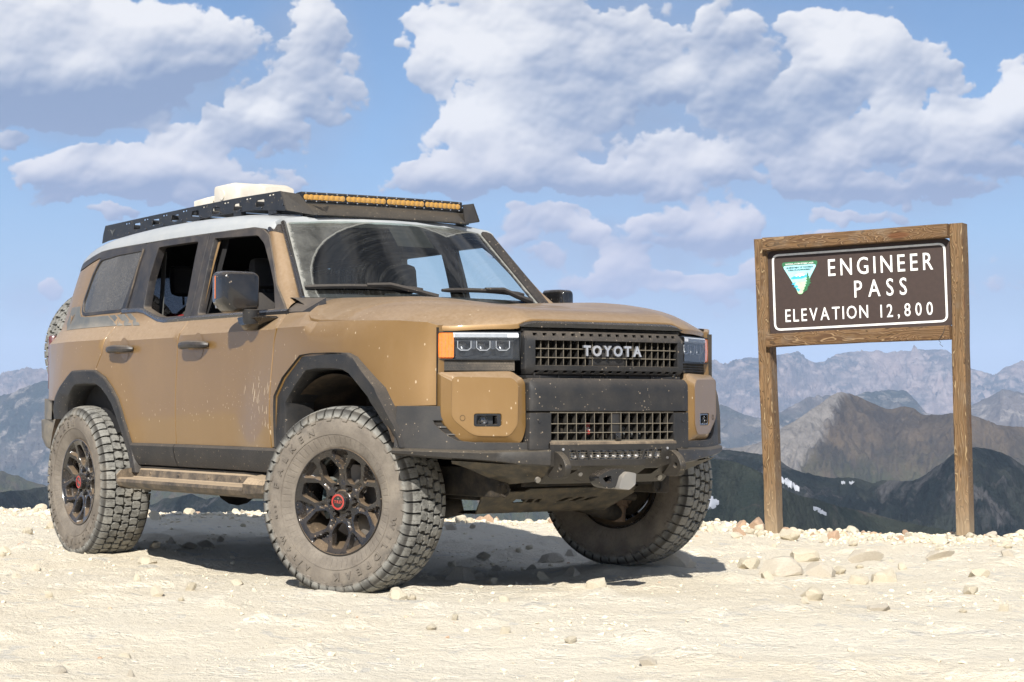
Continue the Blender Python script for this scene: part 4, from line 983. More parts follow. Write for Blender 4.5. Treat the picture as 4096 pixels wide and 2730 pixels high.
mb = MB(); mb.box((.952, .003, .735), (.03, .030, .034), ch=.006); mb.tube([(.966, .003, .736), (.972, .003, .736)], .009, 14); mb.build('front_camera', M['gloss'], lg)
winch = empty('winch', parent=suv)
mb = MB(); mb.tube([(.80, -.25, .74), (.80, .25, .74)], .055, 20); mb.tube([(.80, -.27, .75), (.80, -.13, .75)], .068, 20); mb.tube([(.80, .15, .75), (.80, .27, .75)], .062, 20); mb.build('winch_drum', M['under'], winch)
mb = MB(); mb.box((.868, -.085, .768), (.006, .055, .055)); mb.build('winch_badge', M['red'], winch)
textrow('WARN', -.110, -.060, .758, .018, lambda u, v, d: Vector((.872-d, u, v)), 'lettering', M['white'], winch, thick=.001, sep=False)
for k in range(3):
    mb = MB(); mb.tube([(.83, .04+.02*k, .80-.01*k), (.86, .12, .765-.012*k), (.86, .22, .735-.012*k), (.83, .30, .75)], .006, 8); mb.build('hose', M['decal'], winch)
# steel bumper: centre box
bmpr = empty('steel_bumper', parent=suv)
def BF(y, z, d):
    x = xb(y)+.002
    if z < .605: x -= (.605-z)*1.25
    return Vector((x-d*.8, y, z-(d*.5 if z < .605 else 0)))
co = [(-.352, .700), (-.352, .605), (-.345, .530), (.345, .530), (.352, .605), (.352, .700)]
slot = [[(-.255, .632), (-.213, .632), (-.225, .675), (-.258, .675)], [(-.203, .632), (-.153, .632), (-.168, .675), (-.218, .675)], [(-.143, .632), (.133, .632), (.150, .675), (-.158, .675)],
        [(.143, .632), (.195, .632), (.210, .675), (.160, .675)], [(.205, .632), (.255, .632), (.257, .675), (.220, .675)]]
ho = slot+[[(-.325, .556), (-.240, .556), (-.195, .592), (-.285, .592)], [(.145, .563), (.232, .563), (.258, .595), (.168, .595)]]
panel('bumper_centre', co, BF, (M['steel'], M['steel']), bmpr, .008, holes=ho, step=.03, gap=.001, flip=True, bev=.002)
mb = MB(); mb.loft([[Vector((xb(y)-a, y, z)) for a, z in ((.06, .714), (.020, .714), (.002, .711), (-.002, .700))] for y in [-.352+.0704*i for i in range(11)]]); mb.build('bumper_shelf', M['step'], bmpr)
lb = empty('bumper_light_bar', parent=suv)
mb = MB(); mb.box((.925, 0, .653), (.03, .52, .05)); mb.build('lamp_housing', M['reflector'], lb)
for k in range(12):
    y = -.23+.0418*k
    mb = MB(); mb.lathe([(.002, 0), (.010, .004), (.0175, .016)], 14, lambda x, yy, z, y=y: (xb(y)-.022+yy, y+x, .653+z)); mb.build('lamp_cell', M['cell'], lb)
mb = MB(); 
for k in range(14): mb.box((xb(-.25+.5*k/13)-.006, -.25+.5*k/13, .653), (.002, .0016, .043))
for z in (.642, .653, .664): mb.loft([[Vector((xb(y)-.006, y, z-.0008)), Vector((xb(y)-.006, y, z+.0008))] for y in [-.255+.051*i for i in range(11)]])
mb.build('lamp_guard', M['grid'], lb)
for y in (-.29, .29):
    for z in (.636, .679): mb = MB(); mb.tube([(xb(y)+.0, y, z), (xb(y)+.006, y, z)], .006, 10); mb.build('bolt', M['chrome'], bmpr)
for y in (-.375, .30): mb = MB(); mb.tube([(.875, y, .548), (.885, y, .544)], .013, 12); mb.build('bolt', M['alu'], bmpr)
mb = MB(); mb.box((.80, 0, .60), (.16, .76, .02)); mb.box((.74, 0, .56), (.02, .72, .10)); mb.build('bumper_back', M['under'], bmpr)
# fairlead with flat link
fl_ = empty('fairlead', parent=bmpr)
pf = roundc([(-.205, .565), (-.165, .600), (.100, .600), (.118, .590), (.100, .540), (.05, .532), (-.15, .532), (-.19, .545)], .02)
panel('fairlead_plate', pf, lambda y, z, d: Vector((.935-(.60-z)*.9-d, y, z)), (M['plastic'],), fl_, .02, step=.03, gap=0, flip=True)
for y in (-.175, .085): mb = MB(); mb.tube([(.915, y, .570), (.925, y, .568)], .010, 12); mb.build('bolt', M['alu'], fl_)
lk = empty('flat_link', parent=bmpr)
LP = roundc([(-.150, .560), (-.085, .592), (-.02, .590), (-.03, .545), (-.085, .505), (-.125, .515)], .025)
panel('link_body', LP, lambda y, z, d: Vector((1.035-d+(y+.08)*.3, y, z)), (M['gloss'],), lk, .07, holes=[roundc([(-.128, .555), (-.085, .565), (-.085, .535), (-.108, .527)], .01)[::-1]], step=.02, gap=0, flip=True, bev=.004)
AP = roundc([(-.068, .507), (-.022, .502), (.005, .525), (.008, .572), (-.030, .580), (-.052, .560)], .006)
panel('link_cover', AP, lambda y, z, d: Vector((1.060-d+(y+.08)*.3, y, z)), (M['alu'],), lk, .08, step=.02, gap=0, flip=True, bev=.003)
# recovery tabs
for s in (-1, 1):
    P = roundc([(.90, .560), (.96, .552), (1.02, .560), (1.045, .600), (1.02, .640), (.975, .668), (.93, .668)], .018)
    n = 16; hole = [(1.002+.014*math.cos(2*math.pi*k/n), .603+.014*math.sin(2*math.pi*k/n)) for k in range(n)]
    for sg in (1,):
        panel('recovery_point', P, lambda x, z, d, s=s: Vector((x-.01, s*.318-.015+d, z)), (M['steel'], M['steel']), bmpr, .03, holes=[hole], step=.02, gap=0, bev=.004)
# wings of the bumper
PATH = [(.353, .946), (.48, .900), (.62, .835), (.755, .745), (.85, .665), (.935, .56), (.975, .47), (.99, .42)]
PL = [0]
for a, b in zip(PATH, PATH[1:]): PL.append(PL[-1]+math.hypot(b[0]-a[0], b[1]-a[1]))
def pth(u):
    def q(u):
        for i in range(len(PATH)-1):
            if u <= PL[i+1] or i == len(PATH)-2:
                k = (u-PL[i])/(PL[i+1]-PL[i]); return PATH[i][0]+(PATH[i+1][0]-PATH[i][0])*k, PATH[i][1]+(PATH[i+1][1]-PATH[i][1])*k
    a, b, c = q(u-.02), q(u), q(u+.02)
    return (a[0]+b[0]*2+c[0])/4, (a[1]+b[1]*2+c[1])/4
for s in (-1, 1):
    mb = MB(); rings = []
    for k in range(21):
        u = .703*k/20; y, x = pth(u); zb = interp(u, [(0, .605), (.125, .612), (.277, .628), (.483, .642), (.703, .658)]); zt = interp(u, [(0, .676), (.3, .672), (.7, .682)])
        t = pth(u+.01); tx, ty = t[1]-x, t[0]-y; L = math.hypot(tx, ty) or 1; nx, ny = ty/L, -tx/L     # outward normal in plan
        rings.append([Vector((x+nx*o, s*(y+ny*o), z)) for o, z in ((-.09, zt+.010), (-.02, zt+.006), (-.002, zt), (.004, zt-.008), (.002, zb+.006), (-.006, zb), (-.05, zb-.004))])
    mb.loft(rings); mb.add(rings[-1], [tuple(range(7))]); mb.build('bumper_wing', M['steel'], bmpr, 40)
    # wing side cover with louvred pocket (u along the path, z)
    O = [(.700, .680), (.690, .867), (.470, .866), (.474, .806), (.519, .806), (.512, .788), (.485, .762), (.447, .735), (.409, .716), (.361, .712), (.334, .709), (.05, .707), (.045, .690), (.05, .676), (.315, .673), (.60, .681)]
    def WF(u, z, d, s=s):
        y, x = pth(u); t = pth(u+.01); tx, ty = t[1]-x, t[0]-y; L = math.hypot(tx, ty) or 1; o = -.016-d-max(0, z-.70)*.06
        return Vector((x+ty/L*o, s*(y-tx/L*o), z))
    panel('bumper_side_cover', O, WF, (M['plastic'], IN), bmpr, .05, step=.03, gap=0, flip=(s < 0), bev=.003)
    PO = [(.474, .806), (.519, .806), (.512, .788), (.485, .762), (.447, .735), (.409, .716), (.361, .712), (.334, .709), (.30, .709), (.30, .80), (.40, .82)]
    panel('vent_recess', PO, lambda u, z, d: WF(u, z, d+.014), (M['dark'],), bmpr, .01, gap=0, flip=(s < 0))
    for zz, u0, u1 in ((.780, .43, .515), (.748, .39, .475)):
        mb = MB(); mb.loft([[WF(u0+(u1-u0)*k/4, zz, .010), WF(u0+(u1-u0)*k/4, zz-.006, .008), WF(u0+(u1-u0)*k/4, zz-.003, .04)] for k in range(5)], closed=True); mb.build('vent_fin', M['plastic'], bmpr)
    # under-panel sloping back from the wing
    c1 = [(.350, .942, .608), (.45, .905, .612), (.56, .858, .618), (.66, .805, .626), (.74, .75, .632)]
    c2 = [(.350, .820, .535), (.405, .690, .520), (.50, .690, .548), (.61, .700, .590), (.71, .695, .624)]
    mb = MB(); mb.loft([[Vector((x, s*y, z)) for y, x, z in c1], [Vector(((a[1]+b[1])/2+.012, s*(a[0]+b[0])/2, (a[2]+b[2])/2-.010)) for a, b in zip(c1, c2)], [Vector((x, s*y, z)) for y, x, z in c2]]); mb.build('bumper_under_panel', M['skid'], bmpr, 60)
    # painted corner pad
    def pp(y): return .925-(y-.448)*.58
    outp = [(.487, 1.020), (.449, .974), (.447, .764), (.465, .706), (.685, .706), (.766, .803), (.766, 1.015)]
    inp = [(.514, .990), (.491, .962), (.494, .785), (.525, .737), (.660, .739), (.742, .815), (.738, .995)]
    rr = [.02, .02, .03, .02, .04, .04, .015]
    OO = roundc(outp, rr, 4); II = roundc(inp, [.012, .012, .02, .02, .03, .03, .02], 4)
    pad = None
    mb = MB(); st = .035
    def bx(y, z): return pp(y)-.034-(.018 if z > 1.0 else 0)
    mb.loft([[Vector((bx(y, z)-.08, s*y, z)) for y, z in OO], [Vector((bx(y, z), s*y, z)) for y, z in OO], [Vector((pp(b[0])-.004, s*b[0], b[1])) for b in II], [Vector((pp(b[0]+( .004 if b[0]<.6 else -.004)), s*(b[0]+(.004 if b[0] < .6 else -.004)), b[1]+(.003 if b[1] < .85 else -.003))) for b in II]], closed=True)
    pad = mb.build('bumper_corner_pad', PT, suv, 25)
    fog = roundc([(.555, .7815), (.655, .7815), (.655, .833), (.555, .833)], .008)
    panel('pad_face', II, lambda y, z, d, s=s: Vector((pp(y)-d-.0005, s*y, z)), (PT, IN), pad, .012, holes=[offset(fog, -.003)[::-1]], step=.03, gap=0, flip=(s > 0), bev=.001)
    lamp = empty('fog_lamp', parent=suv)
    panel('lamp_surround', fog, lambda y, z, d, s=s: Vector((pp(y)-d-.004, s*y, z)), (M['gloss'],), lamp, .02, holes=[roundc([(.567, .788), (.646, .788), (.646, .827), (.567, .827)], .006)[::-1]], step=.02, gap=0, flip=(s > 0))
    mb = MB(); mb.box((pp(.605)-.045, s*.605, .807), (.01, .09, .046), Euler((0, 0, s*.52)).to_matrix()); mb.build('lamp_back', M['lampdark'], lamp)
    mb = MB(); mb.lathe([(.002, -.028), (.012, -.03), (.018, -.016), (.019, -.008)], 18, lambda x, yy, z, s=s: (pp(.620)+yy*.8-.004-x*s*.5, s*(.620+yy*.5)+x*.85, .808+z)); mb.build('lamp_reflector', M['reflector'], lamp)
    mb = MB(); n = 24; c = Vector((pp(.701)+.001, s*.701, .816)); mb.tube([c+Vector((-math.cos(a)*.011*.5, s*math.cos(a)*.011*.86, math.sin(a)*.012)) for a in (2*math.pi*k/n for k in range(n))], .0008, 4, closed=True); mb.build('sensor', IN, pad)
    # headlamp
    hl = empty('headlamp', parent=suv)
    def hx(y): return .864-(y-.462)*.60
    def HF(y, z, d, s=s): return Vector((hx(y)-d, s*y, z))
    HO = [(.454, 1.068), (.757, 1.070), (.757, 1.192), (.450, 1.192)]
    mb = MB(); mb.loft([[Vector((hx(y)-.10, s*y, z)) for y, z in HO], [Vector((hx(y)-.012, s*y, z)) for y, z in HO], [HF(y*.998+.002, 1.132+(z-1.132)*.95, .012) for y, z in HO], [HF(y*.99+.006, 1.132+(z-1.132)*.90, .065) for y, z in HO]], closed=True)
    mb.add([HF(y*.99+.006, 1.132+(z-1.132)*.9, .064) for y, z in HO], [(0, 1, 2, 3)]); mb.build('lamp_housing', M['lampdark'], hl)
    mb = MB(); mb.loft([[HF(y, z, d) for y in (.464, .55, .64, .707)] for z, d in ((1.187, .006), (1.181, .001), (1.167, .001), (1.162, .012))]); mb.build('light_strip', M['drl'], hl)
    for k, yc in enumerate((.513, .586, .657)):
        mb = MB(); mb.lathe([(.001, 0), (.012, .004), (.017, .012)], 16, lambda x, yy, z, yc=yc, s=s: (hx(yc)-.050+yy*.9-x*s*.5, s*yc+x*.85, 1.130+z*1.25)); mb.build('projector', M['reflector'], hl)
        a = [(yc-.025, 1.152), (yc-.025, 1.122), (yc-.014, 1.111), (yc+.014, 1.111), (yc+.025, 1.122), (yc+.025, 1.152)]
        mb = MB(); mb.tube([HF(y, z, .022) for y, z in a], .0022, 5); mb.build('light_guide', M['drl'], hl)
        if k < 2: mb = MB(); mb.box(HF(yc+.036, 1.134, .024), (.006, .018, .036), Euler((0, 0, s*.53)).to_matrix()); mb.build('lamp_divider', M['reflector'], hl)
    mb = MB(); mb.loft([[HF(y, z, d) for y, d in ((.456, .016), (.462, .002), (.55, 0), (.63, 0), (.704, .0))] for z in (1.074, 1.080, 1.13, 1.18, 1.186)]); mb.build('lens', M['lens'], hl)
    mb = MB(); rings = []
    for z, o in ((1.074, .012), (1.080, .002), (1.13, 0), (1.181, .002), (1.187, .012)):
        rings.append([HF(.706, z, o), HF(.738, z, o+.001), HF(.756, z, o+.007), Vector((hx(.757)-.016-o, s*(.762-o*.5), z)), Vector((hx(.757)-.03, s*(.758-o), z))])
    mb.loft(rings); mb.build('turn_signal', M['amber'], hl)
    mb = MB(); mb.loft([[HF(y, z, .028) for y in (.466, .6, .757)]+[Vector((hx(.757)-.07, s*.765, z))] for z in (1.022, 1.068)]); mb.build('mesh_strip', M['mesh'], suv)
    mb = MB()
    for k in range(26):
        y = .470+k*.0108
        for j in range(4):
            mb.tube([HF(y+(.0051 if j % 2 else 0), 1.027+j*.0115-.004, .027), HF(y+(.0051 if j % 2 else 0)+.005, 1.027+j*.0115+.003, .027), HF(y+(.0051 if j % 2 else 0)+.010, 1.027+j*.0115-.004, .027)], .0012, 3, cap=False)
    mb.build('mesh_weave', M['grid'], suv)['kind'] = 'stuff'
    mb = MB(); mb.box((.60, s*.72, .95), (.03, .14, .5)); mb.loft([[Vector((x, s*y, z)) for x, y in ((.683, .775), (.655, .72))] for z in (.87, 1.21)]); mb.loft([[Vector((hx(y)-.06, s*y, z)) for y in (.45, .6, .74)] for z in (1.17, 1.208)]); mb.build('front_body_brace', M['dark'], suv)

# ================================================================ wheels
def tyre_mesh():
    rng = random.Random(3); mb = MB()
    prof = [(.240, -.112), (.250, -.122), (.262, -.128), (.285, -.139), (.315, -.1465), (.345, -.148), (.372, -.144), (.392, -.136), (.406, -.127), (.4165, -.115), (.4185, -.10), (.4185, -.05)]
    prof = prof+[(.4185, 0)]+[(r, -y) for r, y in prof[::-1]]
    mb.lathe(prof, 120)
    N_ = 52; p = 2*math.pi/N_
    def Rt(w):
        w = abs(w)
        return interp(w, [(0, .4345), (.085, .4338), (.105, .4315), (.120, .4275), (.133, .419), (.142, .408), (.148, .396)])
    def P(th, w, r): return (r*math.cos(th), w, r*math.sin(th))
    def block(poly, c, dep=.015):
        V = [P(c+a*p, w, Rt(w)) for a, w in poly]; B = [P(c+a*p*1.06, w, Rt(w)-dep) for a, w in poly]; n = len(poly)
        mb.add(V+B, [tuple(range(n))]+[(i, i+n, (i+1) % n+n, (i+1) % n) for i in range(n)])
    for i in range(N_):
        c = i*p; j = rng.uniform(-.06, .06)
        for s in (-1, 1):
            cc = c+(.5*p if s > 0 else 0)
            cols = [.083, .100, .118, .131, .141]
            lo = [-.40, -.40, -.43, -.43, -.43]; hi = [.26, .40, .40, .40, .40]
            if i % 2: cols = [.079, .100, .118, .131, .141]; hi[0] = .36
            top = [[P(cc+a*p, s*w, Rt(w)) for w, a in zip(cols, e)] for e in (lo, hi)]
            # run down the sidewall
            L = (.1495, .384) if i % 2 else (.1500, .368)
            for t, a in zip(top, (-.40, .36)): t.append(P(cc+a*p, s*.1475, .397)); t.append(P(cc+a*p*.7, s*L[0], L[1]))
            bot = []
            for t in top:
                b = []
                for k, (x, w, z) in enumerate(t):
                    r = math.hypot(x, z); f = ((r-.014)/r if k < 5 else (r-.004)/r); b.append((x*f, w*(1.0 if k < 5 else .955), z*f))
                bot.append(b)
            n = len(top[0]); V = top[0]+top[1]+bot[0]+bot[1]; F = []
            for k in range(n-1):
                F += [(k, k+1, n+k+1, n+k), (k, 2*n+k, 2*n+k+1, k+1), (n+k+1, 3*n+k+1, 3*n+k, n+k)]
            F += [(0, n, 3*n, 2*n), (n-1, 3*n-1, 4*n-1, 2*n-1)]
            mb.add(V, F)
            q = [(-.34, .031), (.10, .027), (.36, .036), (.44, .055), (.30, .072), (-.06, .076), (-.42, .068), (-.30, .052)]
            if i % 2: q = [(-.40, .029), (.28, .033), (.32, .050), (.42, .062), (.34, .076), (-.32, .072), (-.44, .050)]
            block([(a+j, s*w) for a, w in q], cc+.25*p)
        q = [(-.40, -.020), (-.05, -.024), (.10, -.012), (.42, -.016), (.34, .006), (.40, .021), (.02, .024), (-.12, .010), (-.42, .016), (-.34, -.004)]
        if i % 2: q = [(a, -w) for a, w in q]
        block([(a, w) for a, w in q], c+.1*p)
    # raised lettering and ribs on the outer sidewall (outer = -y)
    def arc(txt, a0, a1, r0, h):
        def fn(u, v, d):
            r = r0+v; yy = -interp(r, [(.30, .1425), (.315, .1465), (.345, .148), (.372, .144), (.39, .137)])
            return Vector((r*math.cos(u), yy+d*1.0, r*math.sin(u)))
        V, F = gdata('H', .02); cap = V[:, 1].max(); s = h/cap; items = [(gdata(ch, .02) if ch != ' ' else None) for ch in txt]
        ws = [((V[:, 0].max()-V[:, 0].min())*s*1.15/(r0+h/2) if it is not None else .03) for it in items for V in [it[0] if it else None]]
        gap = ((a0-a1)-sum(ws))/max(1, len(txt)-1); u = a0
        for it, w in zip(items, ws):
            if it is not None:
                V, F = it; x0 = V[:, 0].min()
                mb.add([fn(u-(a-x0)*s*1.15/(r0+h/2), b*s, -.0055 if c > 0 else .001) for a, b, c in V], F)
            u -= w+gap
    arc('FALKEN', R(172), R(112), .322, .030); arc('WILDPEAK', R(-8), R(-88), .322, .030); arc('A/T4W', R(-112), R(-150), .325, .024); arc('M+S', R(196), R(186), .33, .012)
    for r in (.306, .378):
        mb.lathe([(r-.0015, -.1445 if r < .32 else -.1425), (r, -.1472 if r < .32 else -.1450), (r+.0015, -.1455 if r < .32 else -.1415)], 96)
    return mb.mesh('tyre', M['rubber'], 30)
def rim_mesh():
    mb = MB()
    mb.lathe([(.2445, -.118), (.2425, -.1235), (.238, -.1235), (.2355, -.119), (.231, -.110), (.215, -.09), (.205, -.06), (.200, .06), (.205, .10), (.222, .115), (.240, .118), (.244, .112), (.244, .10), (.225, .095), (.212, -.08), (.236, -.108), (.2445, -.112)], 72)
    me1 = mb
    nY = 7; st = 2*math.pi/nY
    def yf(r): return interp(r, [(0, -.083), (.05, -.083), (.09, -.0835), (.13, -.088), (.17, -.097), (.205, -.110), (.222, -.116), (.236, -.120)])
    def RF(u, v, d):
        r = math.hypot(u, v); a = math.atan2(v, u)-R(90); k = (a+st*50) % st; k = min(k, st-k)      # angle from the nearest spoke
        lat = k*r; y = yf(r)
        if .148 < r < .236:                                   # shallow dished pocket inside each fork
            w = interp(r, [(.148, .0), (.165, .006), (.215, .037), (.228, .042)]); 
            p = (1-sst(w-.006, w+.004, lat))*sst(.150, .168, r)*(1-sst(.222, .234, r)); y += .030*p
        if .075 < r < .145: y += .008*(1-sst(.004, .009, lat))*sst(.085, .095, r)*(1-sst(.125, .138, r))
        for j in range(6):                                    # wells round the nuts
            b_ = R(60)+j*math.pi/3; q = math.hypot(u-.066*math.cos(b_), v-.066*math.sin(b_)); y += .020*(1-sst(.013, .019, q))
        return Vector((u, y+d, v))
    n = 96; circ = [(.2362*math.cos(2*math.pi*i/n), .2362*math.sin(2*math.pi*i/n)) for i in range(n)]; holes = []
    for j in range(nY):
        c = R(90)+(j+.5)*st; P = [(.092, 0), (.104, -13.0), (.128, -17.0), (.152, -18.0), (.206, -9.0), (.213, -6), (.213, 6), (.206, 9.0), (.152, 18.0), (.128, 17.0), (.104, 13.0)]
        holes.append([(r*math.cos(c+R(a)), r*math.sin(c+R(a))) for r, a in P])
    ob = panel('rim', circ, RF, (M['wheel'], M['wheel']), None, .034, holes=holes, step=.0075, gap=0, back=True, bev=.003, angle=40)
    me = ob.data; bpy.data.objects.remove(ob); V0 = [v.co[:] for v in me.vertices]; F0 = [tuple(p.vertices) for p in me.polygons]; bpy.data.meshes.remove(me)
    mb.add(V0, F0)
    mb.lathe([(.0, -.090), (.045, -.090), (.052, -.087), (.058, -.078), (.060, -.04), (.0, -.04)], 36)
    return mb.mesh('rim', M['wheel'], 40)
TY, RM = tyre_mesh(), rim_mesh()
def nut_mesh():
    mb = MB(); n = 6; mb.loft([[Vector((r*math.cos(k*math.pi/3), y, r*math.sin(k*math.pi/3))) for k in range(n)] for r, y in ((.011, .02), (.011, -.004), (.008, -.010))], closed=True, caps=True); return mb.mesh('lug_nut', M['gloss'], 30)
NU = nut_mesh()
mb = MB(); mb.lathe([(.0, -.118), (.036, -.118), (.040, -.114), (.043, -.10), (.046, -.08)], 36); CAP = mb.mesh('hub_cap', M['gloss'], 30)
mb = MB(); mb.lathe([(.027, -.1195), (.0355, -.1195)], 40); CR = mb.mesh('cap_ring', M['red'], 30)
_m = MB()
def _capt():
    tmp = MB(); u = -.020
    for ch in 'TRD':
        V, F = gdata(ch, .03); s = .018; x0 = V[:, 0].min(); w = (V[:, 0].max()-x0)*s
        tmp.add([(u+(a-x0)*s, -.1205 if c > 0 else -.118, b*s-.006) for a, b, c in V], F); u += w+.0035
    return tmp.mesh('cap_lettering', M['red'], 20)
CT = _capt()
mb = MB(); mb.lathe([(.06, .012), (.165, .012), (.165, .035), (.06, .035)], 48); DI = mb.mesh('brake_disc', M['disc'], 30)
mb = MB(); 
for k in range(7):
    a = R(150)+k*R(9)
    mb.box((.15*math.cos(a), .01, .15*math.sin(a)), (.03, .06, .055), Euler((0, -a, 0)).to_matrix(), .006)
CL = mb.mesh('brake_caliper', M['blue_caliper'], 30)
mb = MB(); mb.lathe([(.0, .05), (.17, .05), (.185, .06), (.19, .09)], 40); BS = mb.mesh('brake_shield', M['under'], 30)
def wheel(loc, rz, roll, first=None, spare=False):
    w = empty('spare_wheel' if spare else 'wheel', loc, suv); w.rotation_euler = (0, roll, rz)
    link('tyre', TY, w); link('rim', RM, w); link('hub_cap', CAP, w); link('cap_ring', CR, w); link('cap_lettering', CT, w)
    for k in range(6):
        a = R(60)+k*math.pi/3; link('lug_nut', NU, w, (.066*math.cos(a), -.088, .066*math.sin(a)))
    if not spare: link('brake_disc', DI, w); link('brake_caliper', CL, w); link('brake_shield', BS, w)
    return w
ST = R(23.6)
def ewheel(loc, rz, roll, spare=False):
    w = wheel(loc, 0, 0, spare=spare); w.rotation_mode = 'QUATERNION'
    w.rotation_quaternion = (Matrix.Rotation(rz, 3, 'Z') @ Matrix.Rotation(roll, 3, 'Y')).to_quaternion(); return w
ewheel((.0545, -.8246, .434), ST, R(2)); ewheel((-.0545, .8246, .497), ST+math.pi, R(25))
ewheel((-2.85, -.836, .434), 0, R(21)); ewheel((-2.85, .836, .434), math.pi, R(50))
ewheel((-4.12, -.19, 1.215), R(-90), R(10), spare=True)
mb = MB(); mb.box((-3.93, -.19, 1.215), (.12, .22, .22), ch=.02); mb.build('spare_mount', M['under'], suv)
# ================================================================ underbody
U = M['under']
def part(name, m, *fs, angle=32):
    mb = MB(); [f(mb) for f in fs]; return mb.build(name, m, suv, angle)
for s in (-1, 1):
    part('frame_rail', U, lambda m: m.box((-1.45, s*.46, .53), (4.3, .09, .13), ch=.01))
    part('lower_control_arm', U, lambda m: m.tube([(.22, s*.34, .41), (.12, s*.52, .37), (.02, s*.70, .335)], [.045, .05, .04], 12), lambda m: m.tube([(-.30, s*.36, .43), (-.1, s*.55, .38), (.0, s*.70, .335)], [.04, .04, .035], 10))
    part('ball_joint', M['rust'], lambda m: m.tube([(.02, s*.72, .29), (.02, s*.72, .40)], [.035, .04], 12), angle=32)
    part('arm_bushing', M['rust'], lambda m: m.tube([(.13, s*.44, .405), (.20, s*.44, .41)], .036, 14))
    part('steering_knuckle', M['rust'], lambda m: m.tube([(.03, s*.72, .36), (.0, s*.73, .45), (-.02, s*.70, .60), (-.03, s*.64, .72)], [.045, .05, .032, .03], 10), lambda m: m.tube([(0, s*.66, .434), (0, s*.78, .434)], .065, 16))
    part('coil_over', U, lambda m: m.tube([(.0, s*.60, .42), (-.02, s*.55, .95)], [.055, .06], 14))
    part('tie_rod', U, lambda m: m.tube([(.16, s*.30, .45), (.18, s*.70, .42)], .018, 8))
    part('drive_shaft', U, lambda m: m.tube([(0, s*.2, .46), (0, s*.50, .45), (0, s*.52, .445), (0, s*.68, .44)], [.03, .03, .055, .03], 12))
    part('rear_shock', U, lambda m: m.tube([(-3.0, s*.52, .38), (-2.95, s*.45, .85)], .035, 10))
    part('recovery_eye', M['under'], lambda m: m.tube([(.70+.0, s*.43+.022*math.cos(a), .50+.03*math.sin(a)) for a in [k*math.pi/6 for k in range(12)]], .008, 6, closed=True))
part('front_crossmember', U, lambda m: m.box((.30, 0, .50), (.30, .85, .12), ch=.02), lambda m: m.box((-.05, 0, .62), (.6, .7, .24), ch=.03))
part('rear_axle', U, lambda m: m.tube([(-2.85, -.70, .434), (-2.85, .70, .434)], .05, 14), lambda m: m.tube([(-2.98, 0.05, .434), (-2.85, .05, .434), (-2.66, .05, .45)], [.10, .16, .07], 16))
part('gearbox', U, lambda m: m.box((-.9, 0, .55), (1.3, .42, .20), ch=.05), lambda m: m.box((-1.8, -.30, .50), (.9, .34, .20), ch=.05), lambda m: m.tube([(-1.2, .05, .50), (-2.7, .05, .45)], .045, 12))
part('exhaust', U, lambda m: m.tube([(-.6, .3, .47), (-1.6, .32, .46), (-2.4, .38, .50), (-2.7, .5, .66), (-3.3, .5, .55), (-3.8, .6, .55)], .035, 10), lambda m: m.tube([(-1.9, .32, .46), (-2.35, .35, .47)], .09, 14))
part('floor_pan', U, lambda m: m.box((-1.7, 0, .66), (3.6, 1.3, .05)), lambda m: m.box((-.25, 0, .80), (.1, 1.1, .5)))
for x, y in ((-1.0, -.60), (-1.75, -.60), (-1.0, .60), (-1.75, .60)):
    part('step_bracket', U, lambda m: m.box((x, y*1.18, .47), (.06, .42, .05), ch=.01))
# skid plate
def SK(u, v, d):    # u = y, v = distance down the plate from its top edge
    if v < .20: x, z = .575-.19*v/.20*1.05, .492-.118*v/.20
    else: x, z = .375-(v-.20), .374-.02*(v-.2)
    return Vector((x-d, u, z+d*.6))
so_ = [(-.36, .20), (-.37, .55), (.37, .55), (.36, .20), (.44, .03), (.30, .0), (-.16, .0), (-.20, .03), (-.36, .03), (-.37, -.02), (-.44, -.02), (-.44, .035)]
so_ = [(-.365, .20), (-.37, .58), (.37, .58), (.365, .20), (.452, .0), (-.20, .0), (-.215, .022), (-.30, .022), (-.31, .0), (-.452, .0)]
holes = []
for y0, y1 in ((-.225, -.165), (-.150, -.115), (-.100, -.075)): holes.append([(y0, .085), (y1, .085), (y1, .115), (y0-.005, .115)][::-1])
for k in range(3): holes.append([(.02+.07*k, .112), (.06+.07*k, .112), (.10+.07*k, .080), (.06+.07*k, .080)][::-1])
panel('skid_plate', so_[::-1], SK, (M['skid'], M['skid']), suv, .006, holes=holes, step=.05, gap=0)
# ================================================================ cabin
S_ = M['seat']
def seat(x, y, w=.50, wide=False):
    st = empty('rear_seat' if wide else 'front_seat', parent=suv)
    mb = MB(); mb.box((x+.22, y, .93), (.52, w, .16), ch=.05); mb.build('seat_cushion', S_, st)
    mb = MB(); rings = []
    for z, xx, hw, th in ((.90, 0, .46, .13), (1.05, -.03, .50, .13), (1.25, -.09, .50, .12), (1.40, -.13, .42, .10), (1.47, -.15, .34, .06)):
        h = w*hw; rings.append([Vector((x+xx+a, y+b, z)) for a, b in ((th/2, -h*.9), (th/2, h*.9), (th*.2, h), (-th*.5, h*.95), (-th*.5, -h*.95), (th*.2, -h))])
    mb.loft(rings, closed=True, caps=True); mb.build('backrest', S_, st, 50)
    for yy in ([y] if not wide else [y-w*.33, y+w*.33]):
        mb = MB(); mb.box((x-.17, yy, 1.575), (.09, .27, .17), Euler((0, -.15, 0)).to_matrix(), .04); mb.tube([(x-.15, yy-.06, 1.44), (x-.16, yy-.06, 1.52)], .007, 6); mb.tube([(x-.15, yy+.06, 1.44), (x-.16, yy+.06, 1.52)], .007, 6); mb.build('headrest', S_, st, 40)
seat(-1.42, -.38); seat(-1.42, .38); seat(-2.35, 0, 1.25, True)
mb = MB(); rings = []
for k in range(17):
    y = -.74+1.48*k/16; rings.append([Vector((x, y, z)) for x, z in ((-.60, 1.375), (-.75, 1.385), (-.88, 1.37), (-.92, 1.30), (-.86, 1.10), (-.80, .9))])
